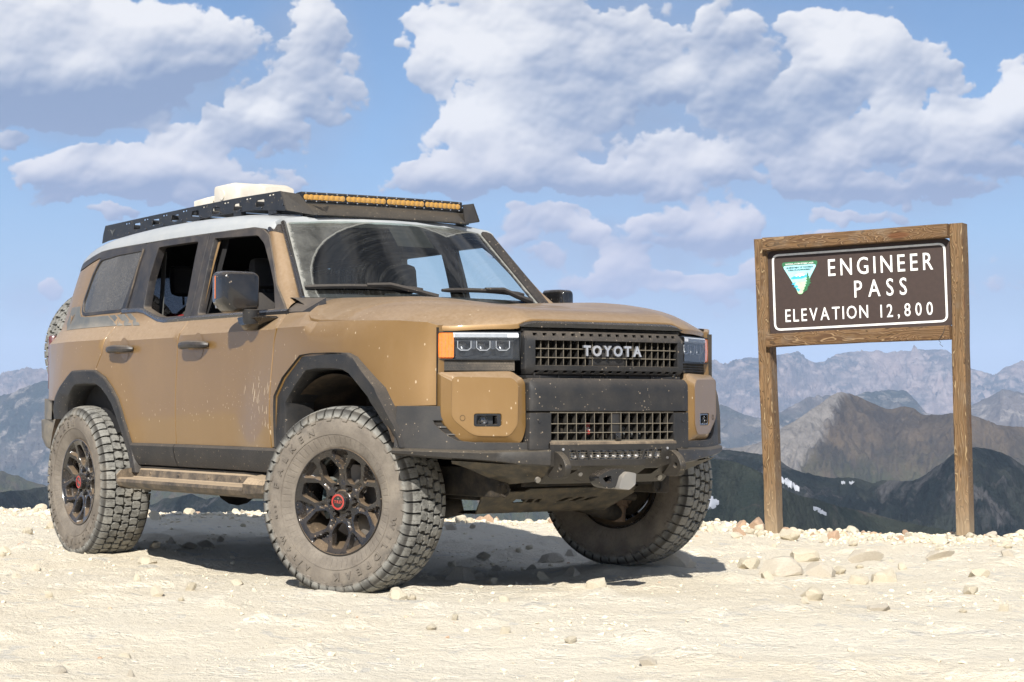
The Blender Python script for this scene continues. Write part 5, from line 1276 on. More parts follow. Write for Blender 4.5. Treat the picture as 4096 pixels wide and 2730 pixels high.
mb.loft(rings); mb.box((-.83, .37, 1.385), (.12, .34, .05), ch=.02); mb.build('dashboard', IN, suv, 40)
mb = MB(); mb.box((-.80, -.02, 1.395), (.02, .27, .10), ch=.01); mb.build('centre_display', M['gloss'], suv)
sw = empty('steering_wheel', (-1.06, .38, 1.25), suv); sw.rotation_euler = (0, R(-68), 0)
mb = MB(); mb.tube([(.185*math.cos(a), .185*math.sin(a), 0) for a in [k*math.pi/16 for k in range(32)]], .015, 8, closed=True); mb.build('wheel_ring', S_, sw)
mb = MB(); mb.box((0, 0, .01), (.12, .14, .04), ch=.02); mb.box((0, .11, 0), (.03, .12, .02)); mb.box((0, -.11, 0), (.03, .12, .02)); mb.box((-.11, 0, 0), (.12, .03, .02)); mb.build('wheel_hub', S_, sw)
mb = MB(); mb.box((-1.08, 0, 1.71), (.02, .24, .065), ch=.015); mb.tube([(-1.02, 0, 1.79), (-1.07, 0, 1.73)], .012, 6); mb.build('rear_view_mirror', IN, suv)
mb = MB()
for s in (-1, 1):
    mb.loft([[Vector((-1.60, s*(side_y(-1.6, z)-.05), z)), Vector((-1.50, s*(side_y(-1.5, z)-.07), z))] for z in (1.30, 1.5, 1.75)])
    for x0, x1 in ((-.5, -1.55), (-1.6, -2.4), (-2.4, -3.7)): mb.loft([[Vector((x, s*(side_y(x, 1.2)-.09), z)) for x in (x0, (x0+x1)/2, x1)] for z in (.72, 1.2, 1.325)])
    mb.loft([[Vector((x, s*(side_y(x, z)-.06), z)) for x in (-2.36, -2.52)] for z in (1.33, 1.6, 1.74)])
mb.box((-3.1, 0, 1.02), (1.1, 1.45, .10)); mb.build('cabin_trim', IN, suv)
mb = MB()
for k in range(8): mb.box((-2.60-.075*k, .775, 1.55), (.014, .006, .30))
for k in range(6): mb.box((-2.86, .775, 1.42+.052*k), (.56, .006, .012))
mb.build('window_panel_grid', IN, suv)
part('seat_belt', M['decal'], lambda m: m.box((-2.30, -.70, 1.45), (.05, .004, .55), Euler((0, .12, 0)).to_matrix()))
part('jacket', M['cloth_red'], lambda m: m.box((-2.47, -.50, 1.34), (.12, .20, .10), ch=.04))
# ================================================================ roof rack
rack = empty('roof_rack', parent=suv)
def zt(x): return interp(x, [(-3.40, 1.944), (-2.9, 1.954), (-2.2, 1.966), (-1.6, 1.970), (-1.1, 1.968)])
for s in (-1, 1):
    O = [(-3.392, 1.846), (-3.30, 1.856), (-2.8, 1.874), (-2.3, 1.892), (-1.775, 1.897), (-1.4, 1.893), (-1.065, 1.864), (-1.050, 1.868), (-1.110, 1.968), (-1.6, 1.972), (-2.2, 1.967), (-2.9, 1.956), (-3.345, 1.948), (-3.375, 1.90)]
    H_ = []
    for k in range(7):
        x = -2.935+.2585*k; z = interp(x, [(-2.94, 1.895), (-2.2, 1.908), (-1.3, 1.904)]); H_.append(roundc([(x, z), (x+.100, z), (x+.096, z+.037), (x+.012, z+.037)], .008))
    for k in range(8):
        x = -3.05+.2585*k; z = zt(x)-.017; H_.append([(x, z), (x+.028, z), (x+.028, z+.008), (x, z+.008)]); H_.append([(x+.036, z+.001), (x+.062, z+.001), (x+.062, z+.008), (x+.036, z+.008)])
    pl = panel('rack_side_plate', O, lambda x, z, d, s=s: Vector((x, s*(.592-d), z)), (M['steel'], M['steel']), rack, .005, holes=H_, step=.03, gap=0, flip=s > 0, bev=.001)
    for k in range(9):
        x = -3.0+.2585*k*.93; z = interp(x, [(-3.4, 1.862), (-2.8, 1.888), (-2.3, 1.903), (-1.7, 1.908), (-1.2, 1.895)])
        mb = MB(); mb.tube([(x, s*.590, z), (x, s*.596, z)], .006, 8); mb.build('bolt', M['gloss'], pl)
    wings(pl, lambda a, b, d, s=s: Vector((a, s*(.5925-d), b)), -3.235, 1.905, .030, M['decal'])
    v = [Vector((-1.112, s*.590, 1.968)), Vector((-1.052, s*.590, 1.866)), Vector((-.985, s*.455, 1.842)), Vector((-1.075, s*.50, 1.955))]
    mb = MB(); mb.add(v+[p-Vector((.006, 0, .002)) for p in v], [(0, 1, 2, 3), (7, 6, 5, 4), (0, 4, 5, 1), (1, 5, 6, 2), (2, 6, 7, 3), (3, 7, 4, 0)]); mb.build('fairing_end', M['steel'], rack)
for x in (-3.32, -3.05, -2.75, -2.45, -2.15, -1.85, -1.55, -1.25):
    mb = MB(); mb.box((x, 0, zt(x)-.030), (.085, 1.17, .024), ch=.006); mb.build('rack_slat', M['steel'], rack)
for x in (-3.1, -2.6, -2.1, -1.6, -1.2):
    for s in (-1, 1): mb = MB(); mb.box((x, s*.575, 1.862+.02*(x > -2.7)), (.09, .03, .05)); mb.build('rack_foot', M['steel'], rack)
mb = MB(); rings = []
for k in range(21):
    y = -.50+1.0*k/20; b = .045*(1-(y/.5)**2); e = max(0, abs(y)-.455)*1.2
    rings.append([Vector((-1.075+b, y, 1.908)), Vector((-1.068+b, y, 1.904)), Vector((-.990+b-e, y, 1.853)), Vector((-.984+b-e, y, 1.843)), Vector((-.992+b-e, y, 1.838)), Vector((-1.08+b, y, 1.85))])
mb.loft(rings); fr = mb.build('fairing', M['steel'], rack, 30)
mb = MB()
for k in range(21): pass
wings(fr, lambda a, b, d: Vector((-1.027+.045*(1-(a/.5)**2)+(1.878-b)*1.5-d, a, b)), -.395, 1.880, .038, IN)
bar_ = empty('roof_light_bar', parent=rack)
def lx(y): return -1.075+.030*(1-(y/.5)**2)
mb = MB(); mb.loft([[Vector((lx(y)+a, y, z)) for a, z in ((-.055, 1.915), (.0, 1.914), (.004, 1.920), (.004, 1.962), (0, 1.968), (-.055, 1.966))] for y in [-.49+.049*i for i in range(21)]], closed=True, caps=True); mb.build('lamp_housing', M['steel'], bar_, 30)
for sgm in range(4):
    for k in range(8):
        y = -.478+sgm*.2405+.0135+k*.0292
        mb = MB(); n = 16; mb.lathe([(.001, .0085), (.008, .0078), (.0145, .0050), (.0155, .003)], n, lambda x, yy, z, y=y: (lx(y)+yy, y+x, 1.941+z)); mb.build('lamp_lens', M['yellow'], bar_)
    mb = MB(); y0 = -.478+sgm*.2405
    mb.loft([[Vector((lx(y)+.0045, y, z)) for z in (1.929, 1.953)] for y in [y0+.010+.0225*i for i in range(10)]]); mb.build('lens_strip', M['yellow'], bar_)
for k in range(17):
    y = -.468+.0585*k
    for z in (1.9205, 1.9615): mb = MB(); mb.tube([(lx(y)+.002, y, z), (lx(y)+.007, y, z)], .0035, 6); mb.build('bolt', M['chrome'], bar_)

# white plastic container lying on the rack
wc = empty('plastic_container', (-2.14, -.30, 1.985)); tag(wc, 'chunky white moulded plastic container lying on the roof rack of the suv', 'container')
def lump(name, sections, parent):
    mb = MB(); rings = [[Vector((x*.87+.01, (y0+(y1-y0)*u)*.5, z0+(z1-z0)*v)) for u, v in roundc([(0, 0), (1, 0), (1, 1), (0, 1)], .12, 3)] for x, y0, y1, z0, z1 in sections]
    mb.loft(rings, closed=True, caps=True); return mb.build(name, M['white_plastic'], parent, 28)
lump('container_body', [(-.47, -.17, .20, -.02, .05), (-.465, -.19, .22, -.02, .062), (-.30, -.19, .22, -.02, .068), (-.17, -.16, .20, -.02, .075), (-.165, -.19, .22, -.02, .112), (-.15, -.20, .23, -.02, .120), (.10, -.20, .23, -.02, .122), (.15, -.18, .22, -.02, .112), (.17, -.16, .20, -.02, .098), (.30, -.16, .20, -.02, .095), (.42, -.17, .21, -.02, .092), (.50, -.15, .20, -.02, .070)], wc)
lump('container_handle', [(-.36, -.235, -.19, .0, .045), (-.35, -.245, -.19, -.005, .052), (-.20, -.245, -.19, .01, .060), (-.18, -.235, -.19, .012, .055)], wc)
mb = MB(); mb.tube([(-.02, -.098, .06), (-.02, -.106, .06)], .028, 20); mb.build('container_cap', M['white_plastic'], wc)
RIDGE_L4 = [(-13.89, 0.842), (-13.69, 0.963), (-13.42, 0.982), (-13.22, 1.01), (-12.79, 1.019), (-12.55, 0.986), (-9.24, 0.847), (-5.85, 1.2), (-1.71, 0.864), (1.74, 1.006), (4.5, 1.281), (5.47, 1.198), (5.79, 1.16), (6.13, 1.16), (6.43, 1.273), (6.7, 1.31), (7.22, 1.385), (7.52, 1.448), (7.82, 1.478), (8.05, 1.345), (8.35, 1.194), (8.68, 1.268), (8.98, 1.418), (9.24, 1.511), (9.61, 1.536), (9.98, 1.497), (10.42, 1.488), (10.79, 1.524), (11.2, 1.534), (11.45, 1.585), (11.82, 1.576), (12.0, 1.463), (12.25, 1.127), (12.44, 1.033), (12.62, 1.021), (12.91, 0.939), (13.09, 0.857), (13.27, 0.938), (13.52, 1.104), (13.74, 1.195), (13.89, 1.158)]
RIDGE_L3 = [(-13.88, 0.26), (-13.55, 0.329), (-13.29, 0.501), (-12.89, 0.623), (-12.55, 0.665), (-10.59, 0.91), (-7.89, 0.44), (-3.78, -0.105), (1.05, 0.176), (4.5, 0.316), (5.57, 0.08), (5.94, 0.005), (6.32, -0.222), (6.84, -0.373), (7.29, -0.221), (7.82, 0.082), (8.38, 0.27), (9.5, 0.308), (10.42, 0.477), (10.79, 0.383), (11.33, -0.215), (11.96, -0.214), (12.47, 0.01), (12.98, 0.27), (13.34, 0.456), (13.89, 0.381)]
RIDGE_L2 = [(-13.87, -1.809), (-13.37, -1.966), (-13.03, -2.105), (-12.56, -2.246), (-10.57, -2.28), (-8.55, -1.883), (-5.83, -2.097), (-3.09, -2.309), (0.36, -1.896), (3.81, -1.476), (5.19, -1.246), (6.05, -1.149), (6.32, -1.129), (6.84, -0.996), (7.29, -0.674), (7.82, -0.371), (8.38, 0.007), (8.72, 0.27), (8.94, 0.383), (9.24, 0.364), (9.57, 0.233), (9.97, 0.046), (10.31, -0.085), (10.42, -0.066), (10.75, 0.009), (11.01, -0.066), (11.19, -0.234), (11.7, -0.233), (11.99, -0.176), (12.43, -0.213), (12.79, -0.323), (13.15, -0.508), (13.44, -0.544), (13.88, -0.561)]
RIDGE_L1 = [(-13.86, -2.389), (-13.2, -2.326), (-12.53, -2.239), (-10.56, -2.618), (-9.89, -2.75), (-9.64, -2.641), (-9.53, -2.532), (-9.28, -2.57), (-8.8, -2.426), (-8.36, -2.594), (-8.07, -2.503), (-7.63, -2.617), (-6.78, -2.621), (-5.15, -2.784), (-2.4, -3.134), (-0.33, -3.409), (1.74, -3.269), (3.81, -1.889), (4.84, -1.198), (5.19, -1.163), (5.49, -1.177), (6.13, -1.224), (6.8, -1.317), (7.33, -1.465), (7.63, -1.69), (8.0, -1.838), (8.37, -1.911), (8.78, -1.984), (9.23, -1.962), (9.52, -1.998), (9.85, -2.126), (10.15, -2.031), (10.59, -2.065), (11.0, -2.043), (11.33, -1.854), (11.69, -1.591), (11.99, -1.329), (12.24, -1.179), (12.6, -1.122), (12.97, -1.175), (13.33, -1.284), (13.68, -1.503), (13.87, -1.65)]
RIDGE_L0 = [(-13.84, -4.519), (3.12, -3.949), (5.03, -1.512), (5.18, -1.435), (5.56, -1.453), (6.13, -1.527), (6.8, -1.788), (7.33, -2.199), (7.81, -2.44), (8.37, -2.568), (8.93, -2.751), (9.85, -2.948), (10.59, -3.163), (11.5, -3.338), (12.05, -3.442), (13.86, -3.672)]
ROCKS = [(-1.67, 3.38, 0.130, 0.067, 'p'), (-0.23, 2.19, 0.166, 0.070, 'p'), (0.35, 1.49, 0.244, 0.095, 'g'), (-0.11, 1.69, 0.128, 0.060, 'p'), (0.53, 1.61, 0.144, 0.076, 'g'), (0.10, 2.32, 0.196, 0.078, 'g'), (-1.59, 3.59, 0.073, 0.048, 'g'), (1.65, 0.52, 0.101, 0.058, 'p'), (0.66, 1.14, 0.062, 0.047, 'p'), (1.79, 0.36, 0.038, 0.027, 'p'), (1.04, 1.38, 0.101, 0.036, 'p'), (1.03, 1.55, 0.135, 0.055, 'p'), (1.22, 2.01, 0.104, 0.045, 'p'), (0.58, 2.13, 0.047, 0.035, 'p'), (0.18, 2.81, 0.159, 0.050, 'g'), (2.13, 0.45, 0.102, 0.031, 'g'), (-2.74, 4.04, 0.137, 0.079, 'o'), (-2.93, 4.06, 0.085, 0.042, 'o'), (-2.52, 4.10, 0.088, 0.036, 'o'), (-1.84, 4.21, 0.076, 0.030, 'p'), (-1.46, 4.15, 0.047, 0.034, 'o'), (-0.98, 4.02, 0.110, 0.048, 'p'), (0.27, 3.25, 0.077, 0.051, 'g'), (-1.87, 3.11, 0.086, 0.040, 'p'), (-2.25, 4.11, 0.046, 0.031, 'o'), (-1.07, 3.36, 0.056, 0.033, 'p'), (2.39, 0.90, 0.044, 0.032, 'p'), (-0.39, 3.40, 0.054, 0.036, 'p'),]+\
    [(-0.01, 1.10, 0.200, 0.096, 'g'), (-0.25, -0.04, 0.161, 0.068, 'g'), (0.96, -0.12, 0.099, 0.053, 'p'), (0.59, -0.91, 0.084, 0.049, 'p'), (0.64, -0.87, 0.039, 0.027, 'p'), (0.06, 0.23, 0.064, 0.045, 'p'), (0.06, 0.40, 0.095, 0.044, 'g'), (-0.81, 0.55, 0.059, 0.036, 'g'), (-0.54, 0.58, 0.058, 0.027, 'g'), (-1.26, 1.21, 0.160, 0.051, 'g'), (-1.58, 0.97, 0.085, 0.038, 'g'), (-1.45, 1.49, 0.087, 0.039, 'g'), (1.92, -1.25, 0.039, 0.025, 'p'), (1.50, -1.20, 0.028, 0.024, 'p'), (1.64, -1.40, 0.043, 0.020, 'p'), (1.07, -0.68, 0.047, 0.026, 'p'), (2.27, -1.20, 0.048, 0.024, 'p'), (-4.15, 2.67, 0.166, 0.052, 'o'), (-3.97, 2.95, 0.091, 0.034, 'p'), (-3.51, 1.98, 0.091, 0.045, 'g'), (2.83, -1.29, 0.065, 0.030, 'g'),]+\
    [(-2.84, -0.91, 0.083, 0.054, 'p'), (-2.77, -0.88, 0.097, 0.062, 'p'), (-2.14, -0.85, 0.107, 0.043, 'p'), (-0.25, -1.49, 0.049, 0.038, 'p'), (-0.21, -0.93, 0.057, 0.036, 'p'), (-1.04, -1.40, 0.041, 0.034, 'p'), (-1.47, -1.84, 0.060, 0.027, 'p'), (-0.41, -2.10, 0.035, 0.027, 'p'), (-5.02, -0.25, 0.074, 0.054, 'p'), (-3.68, -0.87, 0.074, 0.033, 'p'), (-2.99, -1.35, 0.036, 0.026, 'p'), (-0.61, -1.08, 0.062, 0.026, 'p'), (-2.66, -0.57, 0.069, 0.040, 'p'), (-3.07, -0.05, 0.093, 0.042, 'g'), (-2.85, -0.26, 0.100, 0.037, 'g'), (2.12, -2.83, 0.027, 0.025, 'g'), (1.94, -3.00, 0.055, 0.021, 'g'), (-6.97, 0.32, 0.082, 0.031, 'p'), (-3.39, -0.13, 0.056, 0.039, 'g'), (-3.36, 0.19, 0.047, 0.037, 'g'),]
# ================================================================ ground: the pale track and its broken edge
EDGE = np.array([(-30, -22), (-13.5, -5.2), (-7.55, .45), (-6.27, 1.62), (-4.62, 2.98), (-3.5, 3.92), (-2.5, 4.55), (-1.04, 5.05), (1.5, 6.2), (6, 9.5), (22, 24)])
def edge_d(x, y):
    """signed distance beyond the edge (positive = over the drop)"""
    best = np.full(np.shape(x), 1e9); sg = np.ones(np.shape(x))
    for a, b in zip(EDGE, EDGE[1:]):
        e = b-a; t = np.clip(((x-a[0])*e[0]+(y-a[1])*e[1])/(e@e), 0, 1); dx = x-a[0]-t*e[0]; dy = y-a[1]-t*e[1]; d = np.hypot(dx, dy)
        s_ = np.sign(e[0]*dy-e[1]*dx); m = d < best; best = np.where(m, d, best); sg = np.where(m, s_, sg)
    return best*sg
PADS = [(.10, -.84, .030, .55), (-2.85, -.84, .040, .55), (-.05, .82, .070, .5), (-2.85, .84, .03, .5), (-1.95, 4.24, -.030, .9)]
def gz(x, y):
    x = np.asarray(x, float); y = np.asarray(y, float)
    z = .015+.045*gn(x*.33+5, y*.33, 1)+.016*gn(x*1.1, y*1.1, 2)
    d = edge_d(x, y)+.22*gn(x*.9, y*.9, 9)
    z = z+.045*np.exp(-((d+.7)/.7)**2)*(x > -30)
    for px, py, pz, r in PADS:
        w = np.exp(-((x-px)**2+(y-py)**2)/r**2); z = z*(1-w)+pz*w
    f = .010*fbm(x*3.1, y*3.1, 3, 20)+.0065*fbm(x*10, y*10, 2, 30)
    lump = np.clip(fbm(x*2.0+9, y*2.6, 3, 40)-.16, 0, 1)*.075
    z = z+f+lump
    dd = np.clip(d, 0, None); z = z-.55*dd-.10*np.minimum(dd, 3)**1.5+np.where(d > 0, .10*np.minimum(dd, 1.5)*gn(x*1.7, y*1.7, 11), 0)
    return z
FD = Vector((-.8264, .5631)); RD = Vector((.5631, .8264))
us = np.unique(np.concatenate([np.linspace(-60, -6, 19), np.linspace(-6, 5.6, 40), np.arange(5.6, 18.2, .034), np.linspace(18.2, 26, 30), np.linspace(26, 60, 12)]))
vs_ = np.unique(np.concatenate([np.linspace(-60, -12, 16), np.linspace(-12, -4.8, 30), np.arange(-4.8, 4.9, .034), np.linspace(4.9, 12, 30), np.linspace(12, 60, 16)]))
U_, V_ = np.meshgrid(us, vs_, indexing='ij'); GX = CAMP.x+U_*FD.x+V_*RD.x; GY = CAMP.y+U_*FD.y+V_*RD.y; GZ = gz(GX, GY)
GZ = np.maximum(GZ, -60)
nu, nv = U_.shape; I = np.arange(nu*nv).reshape(nu, nv)
def grid_mesh(name, X, Y, Z, mt):
    n0, n1 = X.shape; I = np.arange(n0*n1).reshape(n0, n1)
    me = bpy.data.meshes.new(name); me.vertices.add(n0*n1); me.vertices.foreach_set('co', np.stack([X, Y, Z], -1).astype(np.float32).ravel())
    q = np.stack([I[:-1, :-1], I[1:, :-1], I[1:, 1:], I[:-1, 1:]], -1).reshape(-1, 4)
    me.loops.add(q.size); me.loops.foreach_set('vertex_index', q.ravel().astype(np.int32)); me.polygons.add(len(q)); me.polygons.foreach_set('loop_start', np.arange(0, q.size, 4, dtype=np.int32)); 
    me.polygons.foreach_set('use_smooth', np.ones(len(q), bool)); me.materials.append(mt); me.update(calc_edges=True); return link(name, me)
tag(grid_mesh('ground', GX, GY, GZ, M['ground']), 'pale cream gravel track with a broken stony edge', kind='structure')

# ---- stones
def rock_verts(seed, sub=2, ang=.5):
    rng = random.Random(seed); bm = bmesh.new(); bmesh.ops.create_icosphere(bm, subdivisions=sub, radius=1)
    V = np.array([v.co[:] for v in bm.verts]); F = [tuple(v.index for v in f.verts) for f in bm.faces]; bm.free()
    r = 1+.22*np.array([mnoise.noise(Vector(v)*1.3+Vector((seed*3.1, 0, 0))) for v in V])
    V = V*r[:, None]
    for k in range(12):      # knock flat facets off
        n = Vector((rng.gauss(0, 1), rng.gauss(0, 1), rng.gauss(0, .8))).normalized(); d = rng.uniform(.35, .74); n = np.array(n)
        h = V@n; m = h > d; V[m] -= np.outer((h[m]-d)*.98, n)
    r2 = np.array([mnoise.noise(Vector(v)*4.0+Vector((0, seed*1.7, 0))) for v in V]); V *= (1+.035*r2)[:, None]
    V[:, 2] *= 1.0
    mn, mx = V.min(0), V.max(0); V = (V-(mn+mx)/2)/((mx-mn)/2)
    return V, F
RK = {}
for c, mt in (('p', 'rock'), ('g', 'rock_grey'), ('o', 'rock_pink')):
    RK[c] = []
    for k in range(7):
        V, F = rock_verts(k*3+{'p': 1, 'g': 40, 'o': 80}[c], 3)
        mb = MB(); mb.add(V, F); RK[c].append(mb.mesh('rock', M[mt], 16, recalc=False))
rng = random.Random(11)
def place_rock(x, y, w, h, c, label, group=None, name='rock', sink=.30):
    o = bpy.data.objects.new(name, rng.choice(RK[c])); COL.objects.link(o)
    H = h*1.45; o.scale = (w*.5*rng.uniform(.75, 1.0), w*.5, H*.5)
    a = math.atan2(FD.y, FD.x)+rng.uniform(-.35, .35); o.rotation_euler = (rng.uniform(-.15, .15), rng.uniform(-.15, .15), a)
    o.location = (x, y, float(gz(x, y))+H*.5-H*sink)
    tag(o, label, 'rock', group); return o
def zone_label(x, y, d, size, noun, c):
    col = {'p': 'cream', 'g': 'grey beige', 'o': 'orange pink'}[c]; dx, dy = x-CAMP.x, y-CAMP.y; u = dx*FD.x+dy*FD.y; v = (dx*RD.x+dy*RD.y)/u
    if -3.6 < x < 1.0 and -.75 < y < 1.9 and d < -.8: z = 'lying in the shadow under the suv'
    elif d > -1.0: z = 'in the rubble edge ' + ('left of the suv' if v < -.215 else 'seen behind the suv' if v < .08 else 'by the sign posts')
    elif u < 9.6: z = 'in the ' + ('left' if v < 0 else 'right') + ' half of the nearest ground'
    elif v < -.03: z = 'in the sun beside the near wheels of the suv'
    elif v < .09: z = 'in the sun just ahead of the bumper'
    else: z = 'in the sun between suv and right edge'
    return '%s %s %s %s' % (size, col, noun, z), '%s %s %ss %s' % (size, col, noun, z.split(',')[0]), noun
LBL = {0: 'pale angular rock resting against the foot of the left sign post', 1: 'flat topped white rock behind the big grey brown boulder', 2: 'largest grey brown boulder in the rock cluster right of the suv',
 3: 'pale rock left of the big grey brown boulder in the cluster', 4: 'greyish boulder right of the largest boulder in the cluster', 5: 'broad smooth grey rock alone between the two sign posts',
 6: 'small grey stone just right of the rock at the left post', 7: 'pale broken rock with a small stone in front, nearest the camera right of the suv', 8: 'small white rock at the front foot of the biggest boulder',
 9: 'small white stone touching the pale broken rock nearest the camera', 10: 'flat pale slab half sunk just right of the rock cluster', 11: 'low wide pale slab behind the half sunk flat slab',
 12: 'pale oblong rock on the gravel in front of the right sign post', 13: 'little pale rock midway between the two posts in front', 14: 'wide flat grey slab to the left of the right post foot',
 15: 'grey worn slab flush with the gravel at lower right', 16: 'large orange pink rock behind the left sign post', 17: 'orange rock left of the large orange pink rock on the edge', 18: 'orange pink slab just right behind the left post',
 21: 'pale rock leaning at the left of the right sign post', 28: 'rounded grey beige rock wedged by the far front tyre', 29: 'long grey rock in the shadow between the front wheels', 30: 'white squared rock lying in the sun ahead of the bumper',
 31: 'pale blocky rock in the sun just ahead of the near front tyre', 33: 'pointed pale stone in the shadow under the front bumper', 34: 'low grey rock in the shadow near the far front tyre', 45: 'large orange pink rock on the skyline under the suv',
 49: 'left pale rock of the pair at the near rear tyre', 50: 'right and bigger pale rock of the pair at the near rear tyre', 51: 'flat white rock in the sun below the side step', 52: 'upright pale stone in the sun left of the near front tyre',
 53: 'pale rock tucked against the tread of the near front tyre', 57: 'pale rock behind the rear tyre at the far left', 48: 'flat grey slab at the bottom edge of the frame', 35: 'small grey rock in the middle of the shadow under the nose'}
for i, (x, y, w, h, c) in enumerate(ROCKS):
    if i in LBL: place_rock(x, y, w, h, c, LBL[i])
    else: place_rock(x, y, w, h, c, *zone_label(x, y, float(edge_d(x, y)), 'fist sized', 'rock', c)[:2])
# smaller countable stones
n = 0; CX = np.array([CAMP.x, CAMP.y])
while n < 190:
    u = rng.uniform(6.8, 16.5); v = rng.uniform(-.27, .27)*u; x = CAMP.x+u*FD.x+v*RD.x; y = CAMP.y+u*FD.y+v*RD.y; d = float(edge_d(x, y))
    if d > .25: continue
    p = .035+.96*math.exp(-((d+.45)/.8)**2)
    if u < 9.5: p *= .8
    if rng.random() > p: continue
    if math.hypot(x-.05, y+.84) < .45 or math.hypot(x+2.85, y+.84) < .4: continue
    w = rng.choice((.03, .035, .045, .055, .07, .09 if d > -1.3 else .05)); cc_ = rng.choices('pgo', (.80, .08, .14 if d > -1.2 else .02))[0]; zone_c = cc_; place_rock(x, y, w, w*rng.uniform(.45, .75), cc_,
        *zone_label(x, y, d, 'small', 'stone', cc_)); n += 1
def gravel(name, N_, seed, mt, smin, smax, dens):
    r = np.random.RandomState(seed); VV, FF = [], []; base = []
    for k in range(10):
        V, F = rock_verts(100+k+seed, 1); base.append((V, np.array(F)))
    off = 0; cnt = 0
    while cnt < N_:
        m = 6000; u = r.uniform(6.3, 16.8, m); v = r.uniform(-.28, .28, m)*u; x = CAMP.x+u*FD.x+v*RD.x; y = CAMP.y+u*FD.y+v*RD.y; d = edge_d(x, y)
        ok = (r.rand(m) < dens(u, d, x, y)) & (d < .7); x, y, d = x[ok], y[ok], d[ok]; z = gz(x, y)
        for a, b, c_, dd in zip(x, y, z, d):
            V, F = base[r.randint(10)]; s_ = smin*(smax/smin)**(r.rand()**2.2)*(.50+.5*math.exp(-((dd+.3)/1.1)**2)); an = r.rand()*6.28; ca, sa = math.cos(an), math.sin(an)
            W = V*np.array([s_, s_*r.uniform(.6, 1), s_*r.uniform(.4, .75)])*.5; X = W[:, 0]*ca-W[:, 1]*sa; Y = W[:, 0]*sa+W[:, 1]*ca
            VV.append(np.stack([X+a, Y+b, W[:, 2]+c_+s_*.12], 1)); FF.append(F+off); off += len(V); cnt += 1
            if cnt >= N_: break
    VV = np.concatenate(VV); FF = np.concatenate(FF)
    me = bpy.data.meshes.new(name); me.from_pydata(VV.tolist(), [], FF.tolist()); me.materials.append(mt); me.polygons.foreach_set('use_smooth', [False]*len(me.polygons)); me.update()
    o = link(name, me); tag(o, 'loose fine %s gravel strewn over the track and its edge' % ('cream' if seed == 1 else 'grey' if seed == 2 else 'orange pink'), kind='stuff'); return o
gravel('gravel', 8500, 1, M['rock'], .008, .065, lambda u, d, x, y: .030+.9*np.exp(-((d+.25)/.75)**2)+.10*(gn(x*.8, y*.8, 77) > .25))
gravel('gravel', 1700, 2, M['rock_grey'], .010, .05, lambda u, d, x, y: .02+.85*np.exp(-((d+.3)/.8)**2))
gravel('gravel', 700, 3, M['rock_pink'], .012, .055, lambda u, d, x, y: .02+.95*np.exp(-((d+.1)/.6)**2))

# ================================================================ mountains
def hill_mat(name, fn):
    m, N, b = mat(name); P = objc(N); geo = N.new('ShaderNodeNewGeometry'); nz = N.new('ShaderNodeSeparateXYZ', ins={0: geo.outputs['Normal']}).outputs[2]
    c = fn(N, P, nz); k = {'far': .006, 'blu': .009, 'bro': .022, 'dar': .06}[name[:3]]
    setp(N, b, col=c, rough=1.0, spec=.05, normal=bump(N, N.noise(P, k, 7, .68), 1.0, .55/k)); return m
def m_far(N, P, nz):
    s = N.new('ShaderNodeSeparateXYZ', ins={0: P}); z = s.outputs[2]
    n1 = N.noise(P, .0019, 6, .6); n2 = N.noise(N.mapping(P, (1, 1, 2.5)), .0085, 6, .68); st = N.noise(N.mapping(P, (.25, .25, 9)), .0016, 4, .6)
    c = N.mix(N.ramp(n1, .38, .62), (.020, .030, .038), (.22, .165, .150))
    c = N.mix(N.math('MULTIPLY', N.ramp(n2, .42, .66), .85), c, (.32, .26, .24))
    c = N.mix(N.math('MULTIPLY', N.ramp(st, .5, .68), .6), c, (.10, .085, .085))
    return N.mix(N.math('MULTIPLY', N.ramp(n2, .66, .76), .6), c, (.34, .29, .27))
def m_l3(N, P, nz):
    n1 = N.noise(P, .0012, 6, .6); n2 = N.noise(N.mapping(P, (1, 1, 3)), .0075, 6, .7)
    c = N.mix(N.ramp(n1, .42, .60), (.022, .036, .036), (.12, .105, .098)); return N.mix(N.ramp(n2, .50, .68), c, (.26, .235, .215))
